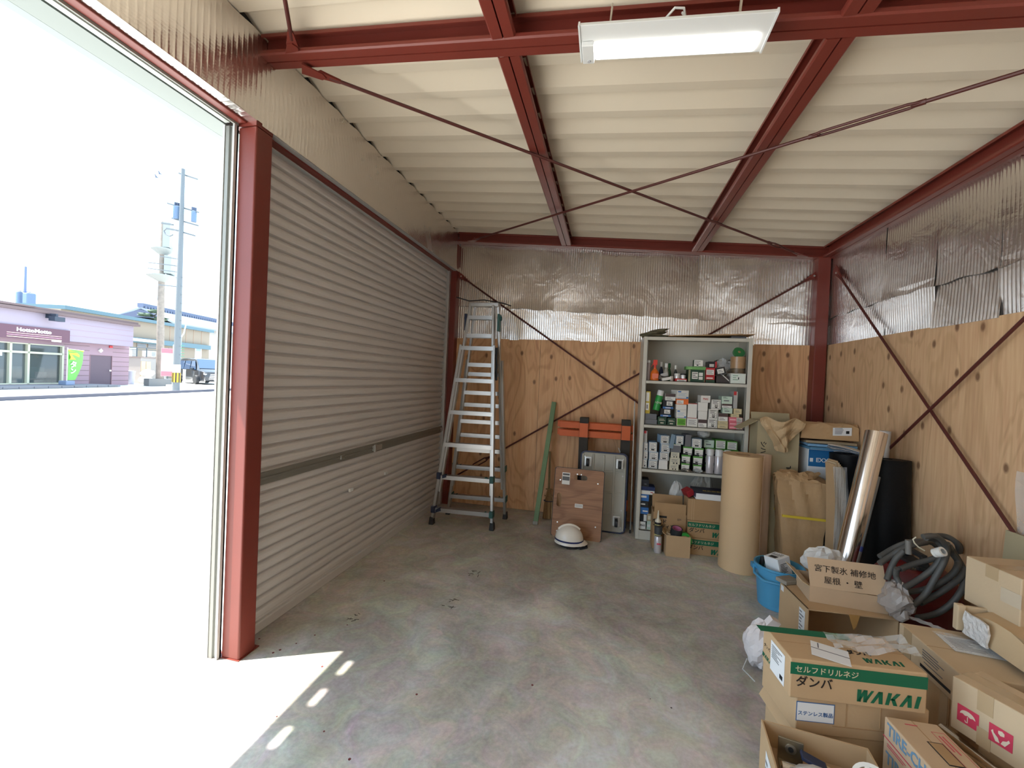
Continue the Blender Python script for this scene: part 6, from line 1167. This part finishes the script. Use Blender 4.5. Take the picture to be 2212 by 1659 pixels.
# tiled roof house beyond
TO = -22.0; tf_ = lambda a, b: fs(*ZC(a, b), TO); th0 = street('tiled_house', 'house with a grey tiled roof beyond the tan building', 'house', 0, TO)
ra, rb2 = tf_(690, 400), tf_(1315, 490); ez = tf_(800, 610)[1]
MB().bb(rb2[0]-14, ra[0]-.6, -8, -1, 0, ez).build('wall', cm((170, 160, 150)), th0)
q = MB(); q.prism([(-9, ez), (-4.2, ra[1]), (.4, ez), (.4, ez-.25), (-4.2, ra[1]-.3), (-9, ez-.25)], lambda u, v, t_: (t_, u, v), rb2[0]-14, ra[0]); q.build('roof', 'tile_roof', th0); MB().bb(rb2[0]-14, ra[0]+.1, -4.6, -3.8, ra[1]-.1, ra[1]+.45).build('ridge', cm((80, 88, 110)), th0)
q = MB(); 
for k in range(40): q.cyl((ra[0]-.2-k*.5, -3.7, ra[1]-.1), .18, .1, 8, axis='y')
q.build('ridge_tile', cm((80, 88, 110)), th0)
q = MB(); q.prism([(-7.6, ez+.5), (-4.2, ra[1]-.4), (-.8, ez+.5)], lambda u, v, t_: (t_, u, v), ra[0]-.02, ra[0]+.05); q.build('gable', cm((70, 75, 95)), th0)
# yard clutter between shop and pole
YO = -1.5; yf = lambda a, b: fs(*ZC(a, b), YO)
c_, d_ = yf(272, 1060), yf(395, 1420); t = street('storage_cabinet', 'tan outdoor cabinet with double doors beside the shop', 'cabinet', d_[0], YO, 0); w = c_[0]-d_[0]
MB().bb(0, w, -1, 0, 0, c_[1]).bb(-.9, 0, -1, 0, 0, c_[1]).build('body', cm((150, 145, 140)), t); MB().bb(-.95, w+.05, -1.05, .06, c_[1], c_[1]+.06).build('top', cm((130, 115, 110)), t)
for k in (0, 1): MB().bb(.04+k*w/2, w/2-.02+k*w/2, 0, .03, .1, c_[1]-.25).build('door', cm((205, 175, 140)), t)
YO2 = -4.0; y2 = lambda a, b: fs(*ZC(a, b), YO2)
for i, (xa, ya, xb, yb) in enumerate(((108, 925, 215, 1070), (360, 970, 480, 1050), (570, 970, 635, 1060))):
    c_, d_ = y2(xa, ya), y2(xb, yb); t = street('condenser_unit', ('white condenser unit next to the shop wall', 'wide white condenser unit above the outdoor cabinet', 'white condenser unit beside the rusty sign pillar')[i], 'condenser', d_[0], YO2, 0, 'condenser units'); w = c_[0]-d_[0]; MB().bb(0, w, -.4, 0, d_[1], c_[1]).build('case', WHITE, t, bevel=.03)
    q = MB()
    for k in range(7): q.bb(w*.1, w*.55, 0, .02, d_[1]+(c_[1]-d_[1])*(k+.5)/8, d_[1]+(c_[1]-d_[1])*(k+.9)/8)
    q.build('grille', cm((110, 112, 115)), t); MB().bb(.05, .12, -.3, -.1, 0, d_[1]).bb(w-.12, w-.05, -.3, -.1, 0, d_[1]).build('rack', cm((150, 150, 150)), t)
t = street('fence', 'dark metal pipe fence behind the outdoor cabinet', 'fence', 0, -3.2, 0); y3 = lambda a, b: fs(*ZC(a, b), -3.2)
a, b = y3(130, 925), y3(690, 945); MB().bar((a[0], 0, a[1]), (b[0], 0, b[1]), .06, .06).bar((a[0], 0, a[1]-.15), (b[0], 0, b[1]-.15), .04, .04).build('rail', cm((75, 85, 90)), t)
for xx in (220, 350, 640): s_ = y3(xx, 930); MB().cyl((s_[0], 0, 0), .04, s_[1], 8).build('post', cm((75, 85, 90)), t)
t = street('waste_bin', 'grey round waste bin at the corner of the shop', 'bin', fs(*ZC(125, 1300), -.6)[0], -.6, 0); MB().lathe([(.001, 0), (.22, 0), (.27, .75), (.29, .78), (.29, .84), (.001, .9)], 16).build('bin', cm((150, 152, 165)), t, smooth=True); MB().bb(-.3, .3, -.05, .05, .78, .8).build('handle', cm((90, 92, 100)), t)
t = street('rubble_pile', 'white bags and blocks piled beside the outdoor cabinet', 'bags', fs(*ZC(190, 1300), -2.2)[0]+.5, -.9, 0)
for k in range(2): blob((.45, .3, .26), 70+k).build('bag', cm((215, 212, 205), .8), t, loc=(.2-.15*(k % 2), 0, .45*k))
t = street('bollard', 'white short bollard by the parked van', 'bollard', fs(*ZC(845, 1420), -.5)[0], -.5, 0); MB().cyl((0, 0, 0), .09, 1.0, 12).cyl((0, 0, 1.0), .1, .05, 12).build('post', cm((220, 222, 220)), t)
t = street('mesh_fence', 'green mesh fence panel behind the utility pole', 'fence', fs(*ZC(800, 1200), -3)[0], -3, 0)
for k in range(9): MB().bar((-.35, 0, 1.2+.22*k), (.35, 0, 1.2+.22*k), .03, .05).build('mesh_bar', cm((60, 130, 95)), t)
MB().cyl((0, -.05, 0), .05, 3.6, 8).tube([(0, -.05, 3.6), (-.3, -.05, 4.0), (-.55, -.05, 4.9)], .05, 8).build('post', cm((150, 170, 175)), t)
# parked black minivan
cp = at(260+1030*.16277, 600+1412*.16277, z=0); hd = Vector((.94, -.34, 0)).normalized(); lf_ = Vector((-hd.y, hd.x, 0))
cm4 = Matrix((hd, lf_, Vector((0, 0, 1)))).transposed().to_4x4(); cm4.translation = cp-hd*1.45+lf_*.80
van = mthing('minivan', 'black minivan with blue tinted windscreen parked beyond the pole', 'car', cm4)
secs = [(-2.45, .35, .80, 1.35, 1.62), (-2.35, .22, .90, 1.78, 1.88), (-1.2, .2, .92, 1.0, 1.93), (.3, .2, .92, 1.0, 1.92), (.75, .2, .92, 1.0, 1.85), (1.55, .2, .92, 1.02, 1.14), (2.2, .22, .88, .95, 1.02), (2.42, .3, .75, .85, .92)]
vs = []
for x, z0_, hw, zb_, zt2 in secs:
    tw = hw-.06-.17*max(0, min(1, (zt2-1.1)/.8)); vs += [(x, -hw*.95, z0_), (x, -hw, .6), (x, -hw*.985, min(zb_, 1.0)), (x, -tw, zt2-.05), (x, -tw*.8, zt2), (x, tw*.8, zt2), (x, tw, zt2-.05), (x, hw*.985, min(zb_, 1.0)), (x, hw, .6), (x, hw*.95, z0_)]
n_ = 10; q = MB(); q.add(vs, [(i*n_+k, i*n_+(k+1) % n_, (i+1)*n_+(k+1) % n_, (i+1)*n_+k) for i in range(len(secs)-1) for k in range(n_)]+[tuple(range(n_))[::-1], tuple((len(secs)-1)*n_+k for k in range(n_))]); q.build('body', 'car_black', van, smooth=True)
q = MB(); q.add([(1.52, -.78, 1.16), (1.52, .78, 1.16), (.80, .66, 1.83), (.80, -.66, 1.83)], [(0, 1, 2, 3)]); q.build('windscreen', 'car_glass', van, loc=(.02, 0, .02), solid=.02)
for s in (-1, 1):
    for x0, x1 in ((.35, .95), (-.75, .28), (-1.9, -.82)): q = MB(); q.add([(x0, s*.925, 1.08), (x1+(.35 if x1 > .9 else 0), s*.925, 1.08), (x1-.1, s*.80, 1.72), (x0, s*.80, 1.72)], [(0, 1, 2, 3)]); q.build('side_window', 'car_glass', van, solid=.02)
    MB().box((2.30, s*.62, .78), (.22, .36, .10), (0, .3, s*-.35)).build('headlight', cm((205, 215, 225), .15), van, bevel=.02); MB().box((2.36, s*.72, .45), (.08, .06, .4), (0, .1, 0)).build('bumper_trim', 'chrome', van); MB().box((.0, s*.94, .36), (2.6, .03, .07)).build('side_trim', 'chrome', van)
    MB().box((.95, s*1.02, 1.12), (.14, .2, .16)).build('wing_mirror', 'car_black', van, bevel=.03)
    for x in (-1.5, 1.45):
        wv = MB().cyl((x, s*.93-(.11 if s > 0 else .11), .34), .34, .22, 24, axis='y').build('wheel', 'black_rubber', van, bevel=.03); MB().cyl((x, s*.955-.01, .34), .23, .02, 16, axis='y').build('rim', 'steel', wv)
for k in range(5): MB().box((2.41, 0, .42+.085*k), (.05, 1.0-.05*k, .03)).build('grille_bar', 'chrome', van)
MB().box((2.44, 0, .40), (.03, .34, .17)).build('number_plate', WHITE, van)
MB().box((-.4, 0, 1.935), (.9, .8, .03)).build('roof_panel', 'car_glass', van)
# far pole, tree, birds, wire fragment
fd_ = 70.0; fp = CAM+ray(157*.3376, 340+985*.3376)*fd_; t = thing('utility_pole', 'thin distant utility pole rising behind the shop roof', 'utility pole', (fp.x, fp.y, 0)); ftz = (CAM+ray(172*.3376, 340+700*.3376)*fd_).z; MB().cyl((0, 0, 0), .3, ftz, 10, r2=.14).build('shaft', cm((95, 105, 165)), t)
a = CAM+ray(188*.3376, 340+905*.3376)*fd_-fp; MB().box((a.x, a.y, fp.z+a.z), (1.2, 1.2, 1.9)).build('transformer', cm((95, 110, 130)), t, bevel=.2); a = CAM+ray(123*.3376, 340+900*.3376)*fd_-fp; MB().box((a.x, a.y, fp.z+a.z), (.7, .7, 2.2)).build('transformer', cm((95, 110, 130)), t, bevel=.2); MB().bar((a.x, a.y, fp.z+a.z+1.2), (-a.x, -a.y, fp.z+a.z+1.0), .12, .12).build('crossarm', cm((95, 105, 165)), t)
to = CAM+ray(260+455*.16277, 600+590*.16277)*52; t = thing('pine_tree', 'distant pruned pine tree behind the tan building', 'tree', (to.x, to.y, 0)); tz_ = (CAM+ray(260+455*.16277, 600+440*.16277)*52).z; MB().tube([(0, 0, 0), (.2, .3, to.z), (-.1, 0, to.z+.8), (.1, .3, tz_-.2)], [.25, .2, .12, .05], 8).build('trunk', cm((60, 55, 50)), t)
for dx, dz, r in ((0, -.1, .7), (-.9, -.6, .8), (.5, -1.0, .7), (-1.1, -1.5, .9), (.2, -1.7, .8)): blob((r, r, .22), int(80+dx*10), n=12, m_=6, amp=.5).build('foliage', 'tree_green', t, loc=(dx*.77, dx*.64, tz_+dz-.2))
for i, (a, b) in enumerate(((445, 213), (402, 257))):
    p = CAM+ray(*ZB(a, b))*40; t = thing('bird', 'small dark bird flying above the shop', 'bird', p, rz=.7, group='birds in the sky'); MB().tube([(-.14, 0, 0), (-.04, 0, .02), (.08, 0, .03), (.18, 0, .0)], [.01, .05, .05, .01], 8).build('body', cm((70, 85, 110)), t, smooth=True)
    for s in (-1, 1): q = MB(); q.add([(.06, 0, .04), (-.06, 0, .04), (-.08, s*.3, .16), (.0, s*.3, .17)], [(0, 1, 2, 3)]); q.build('wing', cm((70, 85, 110)), t, solid=.01)
